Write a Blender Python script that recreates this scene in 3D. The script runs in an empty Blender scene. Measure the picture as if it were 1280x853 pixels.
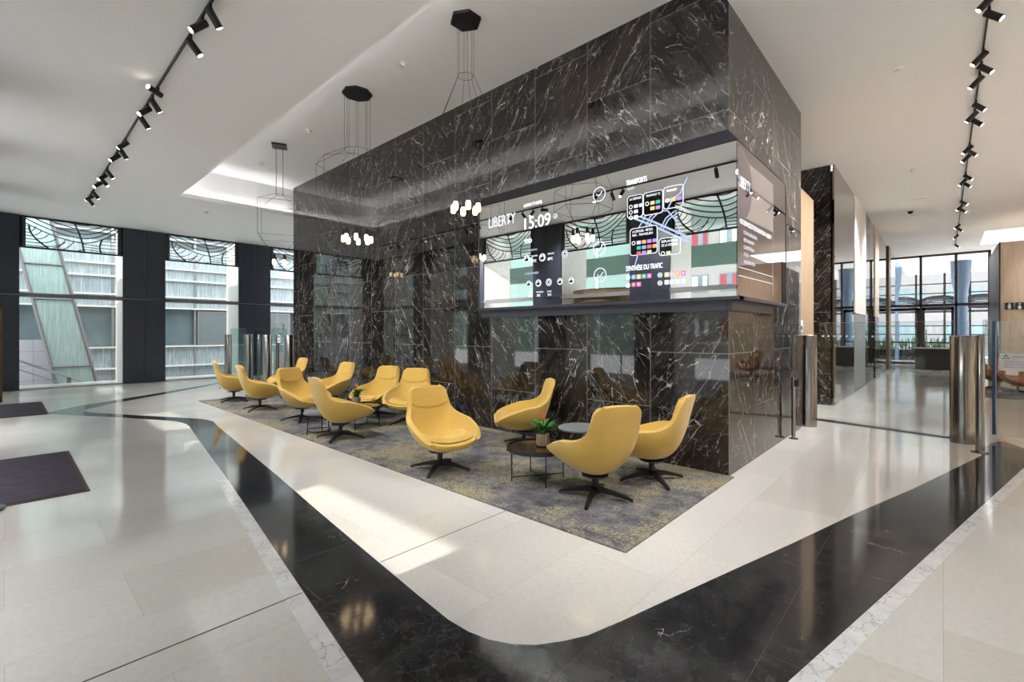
import bpy, math, random
from math import sin, cos, pi, radians as R
from mathutils import Vector as V, Matrix
random.seed(7)
sc = bpy.context.scene
col = sc.collection

# ------------------------------------------------------------------ camera
YAW = 0.7447
cd = bpy.data.cameras.new('camera'); cam = bpy.data.objects.new('camera', cd); col.objects.link(cam)
cam.location = (0, 0, 1.5); cam.rotation_euler = (pi/2, 0, YAW)
cd.sensor_width = 36; cd.lens = 585.03/1280*36; cd.shift_y = -(426.5-415.09)/1280
cd.clip_start = .02; cd.clip_end = 500
sc.camera = cam
sc.view_settings.view_transform = 'Standard'; sc.view_settings.look = 'None'
sc.view_settings.gamma = 1; sc.view_settings.use_curve_mapping = False
sc.view_settings.exposure = 1.12
sc.cycles.transparent_max_bounces = 32

# ------------------------------------------------------------------ materials
def srgb(r, g, b):
    f = lambda c: (c/255/12.92 if c/255 <= .04045 else ((c/255+.055)/1.055)**2.4)
    return (f(r), f(g), f(b), 1)
class NT:
    def __init__(s, name):
        s.m = bpy.data.materials.new(name); s.m.use_nodes = True
        s.t = s.m.node_tree; s.n = s.t.nodes; s.n.clear()
        s.out = s.n.new('ShaderNodeOutputMaterial')
    def new(s, t, **kw):
        n = s.n.new('ShaderNode'+t)
        for k, v in kw.items(): setattr(n, k, v)
        return n
    def link(s, a, b): s.t.links.new(a, b)
    def set(s, n, **kw):
        for k, v in kw.items():
            i = n.inputs[k.replace('_', ' ')]
            if hasattr(v, 'links') or isinstance(v, bpy.types.NodeSocket): s.link(v, i)
            else: i.default_value = v
        return n
    def principled(s, **kw):
        p = s.new('BsdfPrincipled'); s.set(p, **kw); s.link(p.outputs[0], s.out.inputs[0]); return p
    def coord(s, scale=(1, 1, 1), rot=(0, 0, 0)):
        c = s.new('TexCoord'); m = s.new('Mapping'); m.inputs['Scale'].default_value = scale; m.inputs['Rotation'].default_value = rot
        s.link(c.outputs['Object'], m.inputs[0]); return m.outputs[0]
    def noise(s, vec, scale, detail=3, rough=.5, dist=0):
        n = s.new('TexNoise'); s.link(vec, n.inputs['Vector'])
        n.inputs['Scale'].default_value = scale; n.inputs['Detail'].default_value = detail
        n.inputs['Roughness'].default_value = rough; n.inputs['Distortion'].default_value = dist
        return n
    def ramp(s, fac, stops, interp='LINEAR'):
        n = s.new('ValToRGB'); s.link(fac, n.inputs[0]); e = n.color_ramp; e.interpolation = interp
        while len(e.elements) < len(stops): e.elements.new(.5)
        for q, (p, c) in zip(e.elements, stops): q.position = p; q.color = c if len(c) == 4 else (*c, 1)
        return n.outputs[0]
    def mix(s, fac, a, b, mode='MIX'):
        n = s.new('Mix', data_type='RGBA', blend_type=mode)
        for k, v in ((0, fac), (6, a), (7, b)):
            if isinstance(v, bpy.types.NodeSocket): s.link(v, n.inputs[k])
            else: n.inputs[k].default_value = v
        return n.outputs[2]
    def math(s, op, a, b=0.0, clamp=False):
        n = s.new('Math', operation=op); n.use_clamp = clamp
        for k, v in ((0, a), (1, b)):
            if isinstance(v, bpy.types.NodeSocket): s.link(v, n.inputs[k])
            else: n.inputs[k].default_value = v
        return n.outputs[0]
    def bump(s, h, strength=.2, dist=.01):
        b = s.new('Bump'); b.inputs['Strength'].default_value = strength; b.inputs['Distance'].default_value = dist
        s.link(h, b.inputs['Height']); return b.outputs[0]
def g3(v): return (v, v, v, 1)
def plain(name, colr, rough=.5, metal=0, var=.06, scale=8, **kw):
    t = NT(name); n = t.noise(t.coord(), scale, 3)
    c2 = tuple(min(1, x*(1+var)) for x in colr[:3])+(1,); c1 = tuple(x*(1-var) for x in colr[:3])+(1,)
    t.principled(Base_Color=t.ramp(n.outputs[0], [(.3, c1), (.7, c2)]), Roughness=rough, Metallic=metal, **kw)
    return t.m
def emit(name, colr, strength):
    t = NT(name); e = t.new('Emission'); e.inputs[0].default_value = colr; e.inputs[1].default_value = strength
    t.link(e.outputs[0], t.out.inputs[0]); return t.m
def glow(name, colr, strength):          # light given off by the display behind the mirror glass
    t = NT(name); e = t.new('Emission'); e.inputs[0].default_value = colr; e.inputs[1].default_value = strength
    tr = t.new('BsdfTransparent'); ad = t.new('AddShader'); t.link(tr.outputs[0], ad.inputs[0]); t.link(e.outputs[0], ad.inputs[1]); t.link(ad.outputs[0], t.out.inputs[0]); return t.m
def glass(name, tint=(.93, .97, .96, 1), refl=1.0):
    t = NT(name); tr = t.new('BsdfTransparent'); tr.inputs[0].default_value = tint
    gl = t.new('BsdfGlossy'); gl.inputs['Roughness'].default_value = 0.0
    ge = t.new('NewGeometry'); fr = t.new('Fresnel')          # same reflectance from both faces of the pane
    t.link(t.math('ADD', 1.5, t.math('MULTIPLY', ge.outputs['Backfacing'], 1/1.5-1.5)), fr.inputs[0])
    mx = t.new('MixShader'); t.link(t.math('MULTIPLY', fr.outputs[0], refl), mx.inputs[0])
    t.link(tr.outputs[0], mx.inputs[1]); t.link(gl.outputs[0], mx.inputs[2]); t.link(mx.outputs[0], t.out.inputs[0])
    return t.m
def mirror(name, colr, rough=0.0):
    t = NT(name); t.principled(Base_Color=colr, Metallic=1.0, Roughness=rough); return t.m

def stone_floor():
    t = NT('limestone'); c = t.coord()
    n1 = t.noise(t.coord((1, .35, 1)), 1.6, 5, .6); n2 = t.noise(c, 30, 3)
    br = t.new('TexBrick'); mp = t.coord(rot=(0, 0, pi/2)); t.link(mp, br.inputs[0])
    t.set(br, Color1=g3(0.0), Color2=g3(1.0), Mortar=g3(.5), Scale=1.0)
    br.inputs['Mortar Size'].default_value = .0012; br.inputs['Brick Width'].default_value = 1.35; br.inputs['Row Height'].default_value = .62
    br.offset = .37
    base = t.ramp(n1.outputs[0], [(.25, srgb(214, 210, 204)), (.5, srgb(223, 220, 215)), (.8, srgb(230, 228, 224))])
    base = t.mix(.5, base, t.ramp(br.outputs[0], [(0, srgb(213, 207, 198)), (.5, srgb(222, 218, 212)), (1, srgb(231, 228, 223))]))
    sp = t.ramp(n2.outputs[0], [(.3, g3(.93)), (.6, g3(1))])
    base = t.mix(1, base, sp, 'MULTIPLY')
    base = t.mix(t.math('MULTIPLY', br.outputs['Fac'], .35), base, srgb(120, 112, 102))
    rg = t.ramp(n1.outputs[0], [(.3, g3(.06)), (.7, g3(.12))])
    t.principled(Base_Color=base, Roughness=rg, IOR=1.6)
    return t.m
def veins(t, vec, scale, width, dist=1.0, mask_scale=1.2, lo=.45, hi=.6):
    n = t.noise(vec, scale*1.3, 4, .6)
    va = t.new('VectorMath', operation='MULTIPLY_ADD'); t.link(n.outputs['Color'], va.inputs[0]); va.inputs[1].default_value = (dist/scale,)*3; t.link(vec, va.inputs[2])
    vo = t.new('TexVoronoi', feature='DISTANCE_TO_EDGE'); t.link(va.outputs[0], vo.inputs['Vector']); vo.inputs['Scale'].default_value = scale
    wn = t.noise(vec, scale*2.5, 2)
    w = t.math('MULTIPLY', wn.outputs[0], width*2)
    f = t.math('SUBTRACT', 1, t.math('DIVIDE', vo.outputs[0], w), True)
    mk = t.noise(vec, mask_scale, 3, .6)
    m = t.ramp(mk.outputs[0], [(lo, g3(0)), (hi, g3(1))])
    return t.math('MULTIPLY', f, m, True)
def marble_wall():
    t = NT('black_veined_marble'); tc = t.new('TexCoord'); sp = t.new('SeparateXYZ'); t.link(tc.outputs['Object'], sp.inputs[0])
    u = t.math('ADD', t.math('SUBTRACT', sp.outputs[0], sp.outputs[1]), 6.718)
    cb = t.new('CombineXYZ'); t.link(sp.outputs[2], cb.inputs[0]); t.link(u, cb.inputs[1])
    br = t.new('TexBrick'); t.link(cb.outputs[0], br.inputs[0]); t.set(br, Color1=g3(0), Color2=g3(1), Mortar=g3(.5), Scale=1.0)
    br.inputs['Mortar Size'].default_value = .003; br.inputs['Brick Width'].default_value = 1.27; br.inputs['Row Height'].default_value = .87
    br.offset = .5
    o = t.math('MULTIPLY', br.outputs[0], 37.0)
    flip = t.math('SUBTRACT', t.math('MULTIPLY', t.math('GREATER_THAN', t.math('FRACT', t.math('MULTIPLY', br.outputs[0], 7.3)), .5), 2.0), 1.0)
    c2 = t.new('CombineXYZ'); t.link(t.math('ADD', t.math('MULTIPLY', u, flip), o), c2.inputs[0]); t.link(t.math('SUBTRACT', sp.outputs[2], o), c2.inputs[1]); t.link(o, c2.inputs[2])
    mp = t.new('Mapping'); mp.inputs['Rotation'].default_value = (0, 0, R(-55)); t.link(c2.outputs[0], mp.inputs[0])
    m2 = t.new('Mapping'); m2.inputs['Scale'].default_value = (.33, 1.3, 1); t.link(mp.outputs[0], m2.inputs[0]); vec = m2.outputs[0]
    v1 = veins(t, vec, 2.8, .009, .5, 5.5, .51, .58)
    v2 = veins(t, vec, 6.5, .017, .5, 8, .51, .59)
    v4 = veins(t, vec, 11, .026, .6, 5.5, .52, .62)
    m3 = t.new('Mapping'); m3.inputs['Rotation'].default_value = (0, 0, 1.15); m3.inputs['Location'].default_value = (3, 5, 1); m3.inputs['Scale'].default_value = (.6, 1.2, 1); t.link(mp.outputs[0], m3.inputs[0])
    v3 = veins(t, m3.outputs[0], 4.6, .010, .9, 6, .52, .60); v5 = veins(t, m3.outputs[0], 13, .03, 1.0, 3.5, .54, .66)
    cl = t.noise(vec, 3.5, 6, .7, .6); br2 = t.noise(c2.outputs[0], .9, 2)
    base = t.ramp(cl.outputs[0], [(.3, srgb(20, 19, 19)), (.5, srgb(34, 32, 31)), (.66, srgb(50, 46, 43)), (.85, srgb(80, 74, 68))])
    base = t.mix(t.ramp(br2.outputs[0], [(.46, g3(0)), (.7, g3(.38))]), base, srgb(74, 58, 46))
    tone = t.ramp(t.noise(vec, .9, 2).outputs[0], [(.45, srgb(212, 211, 207)), (.72, srgb(196, 172, 144))])
    fl = t.ramp(t.noise(vec, 34, 3, .6).outputs[0], [(.69, g3(0)), (.75, g3(.22))])
    vv = t.math('MAXIMUM', t.math('MULTIPLY', v1, .95), fl)
    for q, k in ((v2, .75), (v4, .42), (v3, .65), (v5, .3)): vv = t.math('MAXIMUM', vv, t.math('MULTIPLY', q, k))
    base = t.mix(vv, base, tone)
    base = t.mix(t.math('MULTIPLY', br.outputs['Fac'], .65), base, srgb(160, 155, 148))
    t.principled(Base_Color=base, Roughness=.03, IOR=1.52)
    return t.m
def black_stone():
    t = NT('black_floor_stone'); c = t.coord()
    v = veins(t, c, 3.2, .010, 1.4, 1.6, .60, .68); v2 = veins(t, c, 7, .02, 1.4, 1.3, .52, .7)
    n = t.noise(c, 9, 6, .7)
    base = t.ramp(n.outputs[0], [(.35, srgb(32, 32, 34)), (.75, srgb(62, 62, 64))])
    fk = t.ramp(t.noise(t.coord((1, 2.5, 1), (0, 0, .6)), 42, 3, .6).outputs[0], [(.66, g3(0)), (.74, g3(.28))])
    base = t.mix(t.math('MAXIMUM', fk, t.math('MAXIMUM', t.math('MULTIPLY', v, .8), t.math('MULTIPLY', v2, .16))), base, srgb(205, 205, 205))
    br = t.new('TexBrick'); t.link(t.coord(rot=(0, 0, pi/2)), br.inputs[0]); br.inputs['Scale'].default_value = 1
    br.inputs['Mortar Size'].default_value = .0012; br.inputs['Brick Width'].default_value = 1.2; br.inputs['Row Height'].default_value = .62
    base = t.mix(t.math('MULTIPLY', br.outputs['Fac'], .25), base, srgb(140, 140, 140))
    t.principled(Base_Color=base, Roughness=.09, IOR=1.55)
    return t.m
def white_vein():
    t = NT('white_veined_marble'); c = t.coord()
    v = veins(t, c, 11, .045, 1.6, 4, .42, .56)
    n = t.noise(c, 6, 5, .6)
    base = t.ramp(n.outputs[0], [(.3, srgb(222, 223, 225)), (.7, srgb(244, 244, 244))])
    t.principled(Base_Color=t.mix(t.math('MULTIPLY', v, .75), base, srgb(140, 143, 150)), Roughness=.1)
    return t.m
def rug_mat():
    t = NT('mottled_carpet'); c = t.coord()
    big = t.noise(c, 1.3, 3, .6); mid = t.noise(c, 5.5, 5, .75); fine = t.noise(c, 55, 2, .6)
    base = t.ramp(mid.outputs[0], [(.3, srgb(62, 62, 68)), (.5, srgb(100, 100, 105)), (.72, srgb(138, 136, 133))])
    k = t.math('ADD', t.math('MULTIPLY', big.outputs[0], .55), t.math('ADD', t.math('MULTIPLY', fine.outputs[0], .30), t.math('MULTIPLY', mid.outputs[0], .15)))
    f = t.ramp(k, [(.49, g3(0)), (.545, g3(.8))])
    base = t.mix(f, base, t.ramp(fine.outputs[0], [(.35, srgb(126, 117, 90)), (.65, srgb(172, 162, 128))]))
    t.principled(Base_Color=base, Roughness=.95, Normal=t.bump(fine.outputs[0], .4, .006))
    return t.m
def fabric(name, c1, c2):
    t = NT(name); c = t.coord(); n = t.noise(c, 160, 2, .6); m = t.noise(c, 5, 2)
    base = t.mix(.25, t.ramp(n.outputs[0], [(.35, c1), (.65, c2)]), t.ramp(m.outputs[0], [(.3, c1), (.7, c2)]))
    p = t.principled(Base_Color=base, Roughness=.9, Normal=t.bump(n.outputs[0], .15, .002))
    p.inputs['Sheen Weight'].default_value = .25; p.inputs['Sheen Roughness'].default_value = .5
    return t.m
def streak_glass(name, a, b, c3, bright=1):
    t = NT(name); n = t.noise(t.coord((1, 9, .55)), 2.6, 4, .7); n2 = t.noise(t.coord((1, 14, .25)), 3, 3, .7)
    base = t.mix(.5, t.ramp(n.outputs[0], [(.33, a), (.52, b), (.7, c3)]), t.ramp(n2.outputs[0], [(.35, a), (.55, b), (.68, c3)]))
    t.principled(Base_Color=base, Roughness=.25); return t.m
def brushed(name, colr, rough=.25):
    t = NT(name); n = t.noise(t.coord((40, 40, .6)), 3, 3)
    t.principled(Base_Color=t.ramp(n.outputs[0], [(.3, tuple(x*.82 for x in colr[:3])+(1,)), (.7, colr)]), Metallic=1, Roughness=rough)
    return t.m
def wood(name, a, b, axis=(6, 6, .5)):
    t = NT(name); n = t.noise(t.coord(axis), 3, 5, .6, .4)
    t.principled(Base_Color=t.ramp(n.outputs[0], [(.3, a), (.7, b)]), Roughness=.42); return t.m
def slat(name, a, b, freq):
    t = NT(name); w = t.new('TexWave', wave_type='BANDS', bands_direction='X'); t.link(t.coord(), w.inputs[0]); w.inputs['Scale'].default_value = freq
    t.principled(Base_Color=t.ramp(w.outputs[0], [(.35, a), (.65, b)]), Roughness=.35, Metallic=.4); return t.m
def tile_wall(name, a, b, m):
    t = NT(name); br = t.new('TexBrick'); tc = t.new('TexCoord'); sp = t.new('SeparateXYZ'); t.link(tc.outputs['Object'], sp.inputs[0])
    cb = t.new('CombineXYZ'); t.link(t.math('ADD', sp.outputs[0], sp.outputs[1]), cb.inputs[0]); t.link(sp.outputs[2], cb.inputs[1]); t.link(cb.outputs[0], br.inputs[0])
    t.set(br, Color1=a, Color2=b, Mortar=m, Scale=1.0); br.inputs['Brick Width'].default_value = .9; br.inputs['Row Height'].default_value = .45
    br.inputs['Mortar Size'].default_value = .008; br.offset = 0
    t.principled(Base_Color=br.outputs[0], Roughness=.6); return t.m

M = dict(
    floor=stone_floor(), marble=marble_wall(), black=black_stone(), vein=white_vein(), rug=rug_mat(),
    white=plain('white_plaster', srgb(241, 241, 241), .7, var=.006), soffit=plain('white_panel', srgb(235, 234, 230), .45, var=.01),
    navy=plain('navy_panel', srgb(44, 48, 60), .38, var=.06), blackm=plain('black_metal', srgb(20, 20, 21), .42, var=.1),
    joint=plain('dark_joint', srgb(70, 66, 62), .5), frame=plain('charcoal_frame', srgb(38, 38, 45), .4),
    ledge=plain('graphite_ledge', srgb(52, 52, 62), .35),
    mirror=mirror('mirror_glass', (.80, .80, .78, 1)), smirror=mirror('smoked_mirror', (.40, .36, .36, 1)),
    dglass=mirror('dark_mirror_panel', (.30, .28, .26, 1), .02),
    yellow=fabric('mustard_wool', srgb(192, 154, 68), srgb(217, 180, 92)), brown=plain('cognac_leather', srgb(150, 92, 44), .45),
    steel=brushed('brushed_steel', srgb(150, 147, 143), .19), alu=plain('aluminium', srgb(165, 165, 165), .35, .8),
    bronze=brushed('bronze_metal', srgb(120, 98, 76), .3), dbronze=plain('dark_bronze', srgb(66, 56, 48), .35, .6),
    glass=glass('window_glass', (.965, .972, .968, 1)), gglass=glass('gate_glass', (.93, .96, .955, 1)), teal=glass('green_edge_glass', (.84, .95, .93, 1)),
    blue=plain('blue_edge', srgb(52, 84, 128), .3), bluep=plain('blue_pillar_paint', srgb(80, 104, 128), .45),
    matt=plain('mat_fibre', srgb(66, 60, 74), .97, var=.25, scale=7), mate=plain('mat_rubber', srgb(84, 66, 62), .8),
    wood=wood('light_oak', srgb(204, 182, 158), srgb(221, 202, 181)), woodd=wood('warm_veneer', srgb(140, 118, 92), srgb(162, 140, 112)),
    greytop=fabric('grey_felt', srgb(92, 95, 100), srgb(114, 117, 121)), ttop=plain('bronze_mirror_top', srgb(96, 70, 40), .12, .75),
    pot=slat('ribbed_pot', srgb(196, 178, 164), srgb(150, 130, 116), 26), leaf=plain('leaf_green', srgb(62, 120, 44), .45, var=.35), flower=plain('orange_flower', srgb(226, 112, 60), .5),
    bulb=emit('warm_bulb', (1, .72, .42, 1), 3), lens=emit('lamp_lens', (1, .93, .82, 1), 7), lens0=plain('unlit_lens', srgb(150, 140, 120), .2),
    cove=emit('cove_led', (1, .99, .98, 1), 40), cove2=emit('soft_cove_led', (1, .99, .98, 1), 15),
    panel=emit('light_panel', (1, .98, .95, 1), 1.6), text=emit('white_display_text', (.9, .95, 1, 1), .9), textd=emit('dim_display_text', (.85, .88, .95, 1), .6),
    road=emit('blue_display_line', (.6, .74, 1, 1), .45), exitg=emit('green_exit', (.1, .5, .3, 1), .8),
    concrete=plain('grey_concrete', srgb(180, 180, 178), .7), street=plain('street_asphalt', srgb(120, 120, 122), .8),
    frit=streak_glass('fritted_glass', srgb(118, 138, 146), srgb(168, 182, 186), srgb(232, 238, 240)),
    fritg=streak_glass('green_fritted_glass', srgb(140, 170, 168), srgb(174, 200, 196), srgb(214, 232, 228)),
    bwin=plain('teal_window', srgb(104, 122, 128), .12, var=.15, scale=1.2), blind=slat('window_blind', srgb(132, 142, 146), srgb(146, 156, 160), 1),
    lilac=tile_wall('pale_tile', srgb(206, 206, 216), srgb(198, 198, 210), srgb(160, 160, 170)),
    bwhite=plain('white_render', srgb(232, 232, 228), .7), tealp=plain('teal_paint', srgb(150, 178, 172), .5), mint=plain('mint_glass', srgb(112, 140, 133), .3), stone=plain('pale_stone', srgb(140, 140, 137), .7),
    red=plain('red_curtain', srgb(140, 60, 70), .8), paper=plain('white_paper', srgb(222, 224, 226), .6), ink=plain('grey_ink', srgb(90, 92, 100), .6),
    slats=slat('bronze_slats', srgb(150, 124, 98), srgb(96, 76, 58), 9), sensor=plain('white_plastic', srgb(238, 238, 236), .4), smoke=plain('smoky_black', srgb(16, 16, 18), .12),
    photo=glow('display_picture', (.50, .44, .40, 1), .16), disc=glow('display_disc', (.30, .22, .34, 1), .05), shrub=plain('shrub_green', srgb(60, 92, 52), .7, var=.4),
    grey=plain('grey_frame_paint', srgb(112, 112, 114), .45),
    hole=plain('outlet_grey', srgb(60, 60, 60), .5),
)
BADGE = {}
def badge(k):
    tab = dict(w=(.9, .92, 1), y=(1, .78, .3), o=(1, .55, .25), p=(.62, .35, .9), g=(.1, .62, .5), b=(.25, .55, .95), r=(.9, .2, .25), k=(1, .25, .65), l=(.85, .9, .45), i=(.85, .6, .8))
    if k not in BADGE: BADGE[k] = emit('badge_'+k, (*tab[k], 1), .5)
    return BADGE[k]

# ------------------------------------------------------------------ mesh builder
class MB:
    def __init__(s): s.v = []; s.f = []; s.mi = []; s.cur = 0
    def add(s, vs, fs):
        b = len(s.v); s.v += [tuple(x) for x in vs]; s.f += [tuple(b+i for i in f) for f in fs]; s.mi += [s.cur]*len(fs); return s
    def box(s, a, b):
        x0, x1 = sorted((a[0], b[0])); y0, y1 = sorted((a[1], b[1])); z0, z1 = sorted((a[2], b[2]))
        return s.add([(x0, y0, z0), (x1, y0, z0), (x1, y1, z0), (x0, y1, z0), (x0, y0, z1), (x1, y0, z1), (x1, y1, z1), (x0, y1, z1)],
                     [(0, 3, 2, 1), (4, 5, 6, 7), (0, 1, 5, 4), (1, 2, 6, 5), (2, 3, 7, 6), (3, 0, 4, 7)])
    def prism(s, pts, z0, z1):
        n = len(pts)
        a = sum(pts[i][0]*pts[(i+1) % n][1]-pts[(i+1) % n][0]*pts[i][1] for i in range(n))
        if a < 0: pts = pts[::-1]
        return s.add([(x, y, z0) for x, y in pts]+[(x, y, z1) for x, y in pts],
                     [tuple(range(n))[::-1], tuple(range(n, 2*n))]+[(i, (i+1) % n, n+(i+1) % n, n+i) for i in range(n)])
    def cyl(s, p, q, r0, r1=None, n=20, cap=True):
        r1 = r0 if r1 is None else r1
        p = V(p); q = V(q); d = (q-p).normalized(); a = d.orthogonal().normalized(); b = d.cross(a)
        vs = []
        for c, r in ((p, r0), (q, r1)):
            vs += [c+a*(r*cos(2*pi*i/n))+b*(r*sin(2*pi*i/n)) for i in range(n)]
        fs = [(i, (i+1) % n, n+(i+1) % n, n+i) for i in range(n)]
        if cap: fs += [tuple(range(n))[::-1], tuple(range(n, 2*n))]
        return s.add(vs, fs)
    def lathe(s, prof, c=(0, 0, 0), n=28):
        vs = []; fs = []; m = len(prof)
        for i in range(n):
            a = 2*pi*i/n
            vs += [(c[0]+r*cos(a), c[1]+r*sin(a), c[2]+z) for r, z in prof]
        for i in range(n):
            j = (i+1) % n
            fs += [(i*m+k, j*m+k, j*m+k+1, i*m+k+1) for k in range(m-1)]
        ring = prof[0] == prof[-1]
        if prof[0][0] > 1e-6 and not ring: fs.append(tuple(i*m for i in range(n))[::-1])
        if prof[-1][0] > 1e-6 and not ring: fs.append(tuple(i*m+m-1 for i in range(n)))
        return s.add(vs, fs)
    def tube(s, pts, r, n=6, taper=None):
        pts = [V(p) for p in pts]; vs = []; fs = []; m = len(pts)
        prev = None
        for k, p in enumerate(pts):
            d = (pts[min(k+1, m-1)]-pts[max(k-1, 0)]).normalized()
            if prev is None: a = d.orthogonal().normalized()
            else: a = (prev-d*prev.dot(d)); a = a.normalized() if a.length > 1e-6 else d.orthogonal().normalized()
            prev = a; b = d.cross(a); rr = r if taper is None else r*taper[k]
            vs += [p+a*(rr*cos(2*pi*i/n+pi/4))+b*(rr*sin(2*pi*i/n+pi/4)) for i in range(n)]
        for k in range(m-1):
            fs += [(k*n+i, k*n+(i+1) % n, (k+1)*n+(i+1) % n, (k+1)*n+i) for i in range(n)]
        fs += [tuple(range(n))[::-1], tuple(range((m-1)*n, m*n))]
        return s.add(vs, fs)
    def build(s, name, mat, parent=None, smooth=False, loc=None):
        me = bpy.data.meshes.new(name); me.from_pydata(s.v, [], s.f); me.update()
        mats = mat if isinstance(mat, (list, tuple)) else [mat]
        for m in mats: me.materials.append(m)
        if len(mats) > 1: me.polygons.foreach_set('material_index', s.mi)
        if smooth:
            me.polygons.foreach_set('use_smooth', [True]*len(me.polygons))
            try: me.set_sharp_from_angle(angle=R(38))
            except Exception: pass
        o = bpy.data.objects.new(name, me); col.objects.link(o)
        if parent: o.parent = parent
        if loc: o.location = loc
        return o
def tag(o, label=None, cat=None, group=None, kind=None):
    if label: o['label'] = label
    if cat: o['category'] = cat
    if group: o['group'] = group
    if kind: o['kind'] = kind
    return o
def thing(name, label, cat, loc=(0, 0, 0), rz=0, group=None):
    o = bpy.data.objects.new(name, None); col.objects.link(o); o.location = loc; o.rotation_euler = (0, 0, rz); o.empty_display_size = .1
    return tag(o, label, cat, group)
def struct(o, label, cat): return tag(o, label, cat, kind='structure')
def copy_tree(o, parent=None):
    c = o.copy(); col.objects.link(c)
    if parent: c.parent = parent; c.matrix_parent_inverse = o.matrix_parent_inverse.copy()
    for ch in list(o.children):
        if ch.type != 'LIGHT': copy_tree(ch, c)
    return c
def bevel(o, w=.005, seg=2):
    m = o.modifiers.new('b', 'BEVEL'); m.width = w; m.segments = seg; m.limit_method = 'ANGLE'; return o

# ------------------------------------------------------------------ key dimensions
XC, YC = -1.632, 5.086          # corner of the marble core
XL, YR = -12.40, 8.414
ZH, ZL, ZR = 5.231, 4.50, 4.914  # lounge recess, left ceiling, corridor ceiling
XW = -17.33                      # left window wall (inner face)
YB = -0.42                       # window wall behind the lounge mats
YE = 27.8                        # glass wall at the corridor end
XE = 5.2

# ------------------------------------------------------------------ floor
f = MB().box((XW-1.6, YB-1.2, -.2), (XE+.2, 38, 0)).build('floor', M['floor']); struct(f, 'polished cream limestone floor of the whole lobby', 'floor')
outer_l = [(-.95, .915), (-1.824, 1.044), (-5.334, 1.538), (-7.459, 1.81), (-8.75, 1.985), (-9.02, 2.005), (-9.29, 1.985), (-9.513, 1.93), (-9.787, 1.80), (-10.567, 1.39), (-11.368, .93), (-11.98, .56), (-12.25, .55), (-12.905, 1.06), (-13.329, 1.606), (-14.352, 2.81), (-15.731, 4.33), (-16.4, 5.1)]
inner_l = [(-16.1, 5.0), (-15.38, 4.177), (-13.831, 2.66), (-12.736, 1.48), (-12.25, 1.11), (-12.1, 1.045), (-11.95, 1.03), (-11.687, 1.08), (-10.924, 1.472), (-9.70, 2.14), (-9.42, 2.29), (-9.2, 2.35), (-8.959, 2.369), (-8.496, 2.30), (-5.112, 1.93), (-3.858, 1.78), (-3.013, 1.685), (-2.238, 1.60), (-1.898, 1.567), (-1.748, 1.572), (-1.631, 1.597), (-1.521, 1.651), (-1.433, 1.724), (-1.352, 1.838), (-1.29, 1.953), (-1.229, 2.156), (-1.124, 2.549), (-.987, 3.057), (-.788, 3.779), (-.531, 4.77), (-.217, 5.87), (.335, 8.005), (.40, 8.6), (.47, 9.0), (.546, 9.2)]
outer_r = [(.62, 9.22), (.762, 8.9), (.92, 8.75), (.654, 7.627), (-.225, 3.50), (-.489, 2.274), (-.76, 1.05), (-.83, .95)]
f = MB().prism(outer_l+inner_l+outer_r, -.02, .0015).build('floor_inlay', M['black']); struct(f, 'winding black stone band inlaid in the cream floor', 'floor inlay')
f = MB().prism([(-5.334, 1.538), (-.95, .915), (-.83, .95), (-.76, 1.05), (-.489, 2.274), (.654, 7.627), (.73, 7.627), (-.40, 2.25), (-.66, 1.0), (-.85, .79), (-1.887, .945), (-5.411, 1.455)], -.02, .0010).build('trim_1', M['vein']); struct(f, 'narrow white veined marble edging along the black floor band', 'floor edging')
f = MB().box((-2.712, -.3, -.01), (-2.703, 1.16, .0012)).box((-2.698, 1.66, -.01), (-2.692, 2.84, .0012)).build('trim_2', M['joint']); struct(f, 'thin dark expansion joint in the cream floor', 'floor joint')
f = MB().prism([(-1.62, 9.33), (.12, 8.96), (.12, 9.14), (-1.62, 9.53)], -.01, .002).build('trim_3', M['blackm']); struct(f, 'dark metal channel strip set in the floor under the gate', 'floor strip')

# ------------------------------------------------------------------ ceiling
def ceil(name, boxes, label, mat='white'):
    b = MB()
    for a in boxes: b.box(*a)
    return struct(b.build(name, M[mat]), label, 'ceiling')
ceil('ceiling', [((XW-.1, YB-.6, ZL), (XE, 2.48, ZL+.9)), ((XC, 2.48, ZL), (XE, 2.62, ZL+.9)), ((XW-.1, 2.48, ZL), (-12.57, 10.2, ZL+.9)), ((-12.57, 5.3, ZL), (XL-.0, 10.2, ZL+.9)), ((-12.57, 2.48, ZL), (XC, 2.62, ZL+.022)), ((-12.45, 2.60, ZL+.022), (XC, 2.62, ZL+.13)), ((-12.57, 2.62, ZL), (-12.43, 5.3, ZL+.022)), ((-12.45, 2.62, ZL+.022), (-12.43, 5.3, ZL+.10))], 'white plaster ceiling along the window walls')
ceil('ceiling_recess', [((-12.6, 2.45, ZH), (XC, YC+.25, ZH+.2))], 'raised white ceiling recess above the lounge chairs')
ceil('ceiling_corridor', [((XC, 2.62, ZR), (XE, 37.5, ZR+.5)), ((-4.2, YR, ZR), (XC, 11.5, ZR+.5))], 'white ceiling over the gated corridor')

# ------------------------------------------------------------------ walls
core = MB().box((XL, YC, 0), (XC, YR, ZH+.15)).build('wall_core', M['marble']); struct(core, 'black veined marble block standing in the middle of the lobby', 'marble wall')
w = MB().box((-2.75, YR, 0), (-1.78, 10.23, 3.95)).build('wall_portal', M['woodd']); struct(w, 'pale wood clad portal behind the marble block', 'wall')
w = MB().box((-4.2, 11.44, 0), (XC-.06, 11.9, ZR)).build('wall_pillar', M['marble']); struct(w, 'black veined marble pillar at the start of the corridor', 'marble pillar')
w = MB().box((-4.3, YR, 0), (-4.2, 11.5, ZR)).build('wall_recess', M['white']); struct(w, 'white back wall of the corridor recess', 'wall')
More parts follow.
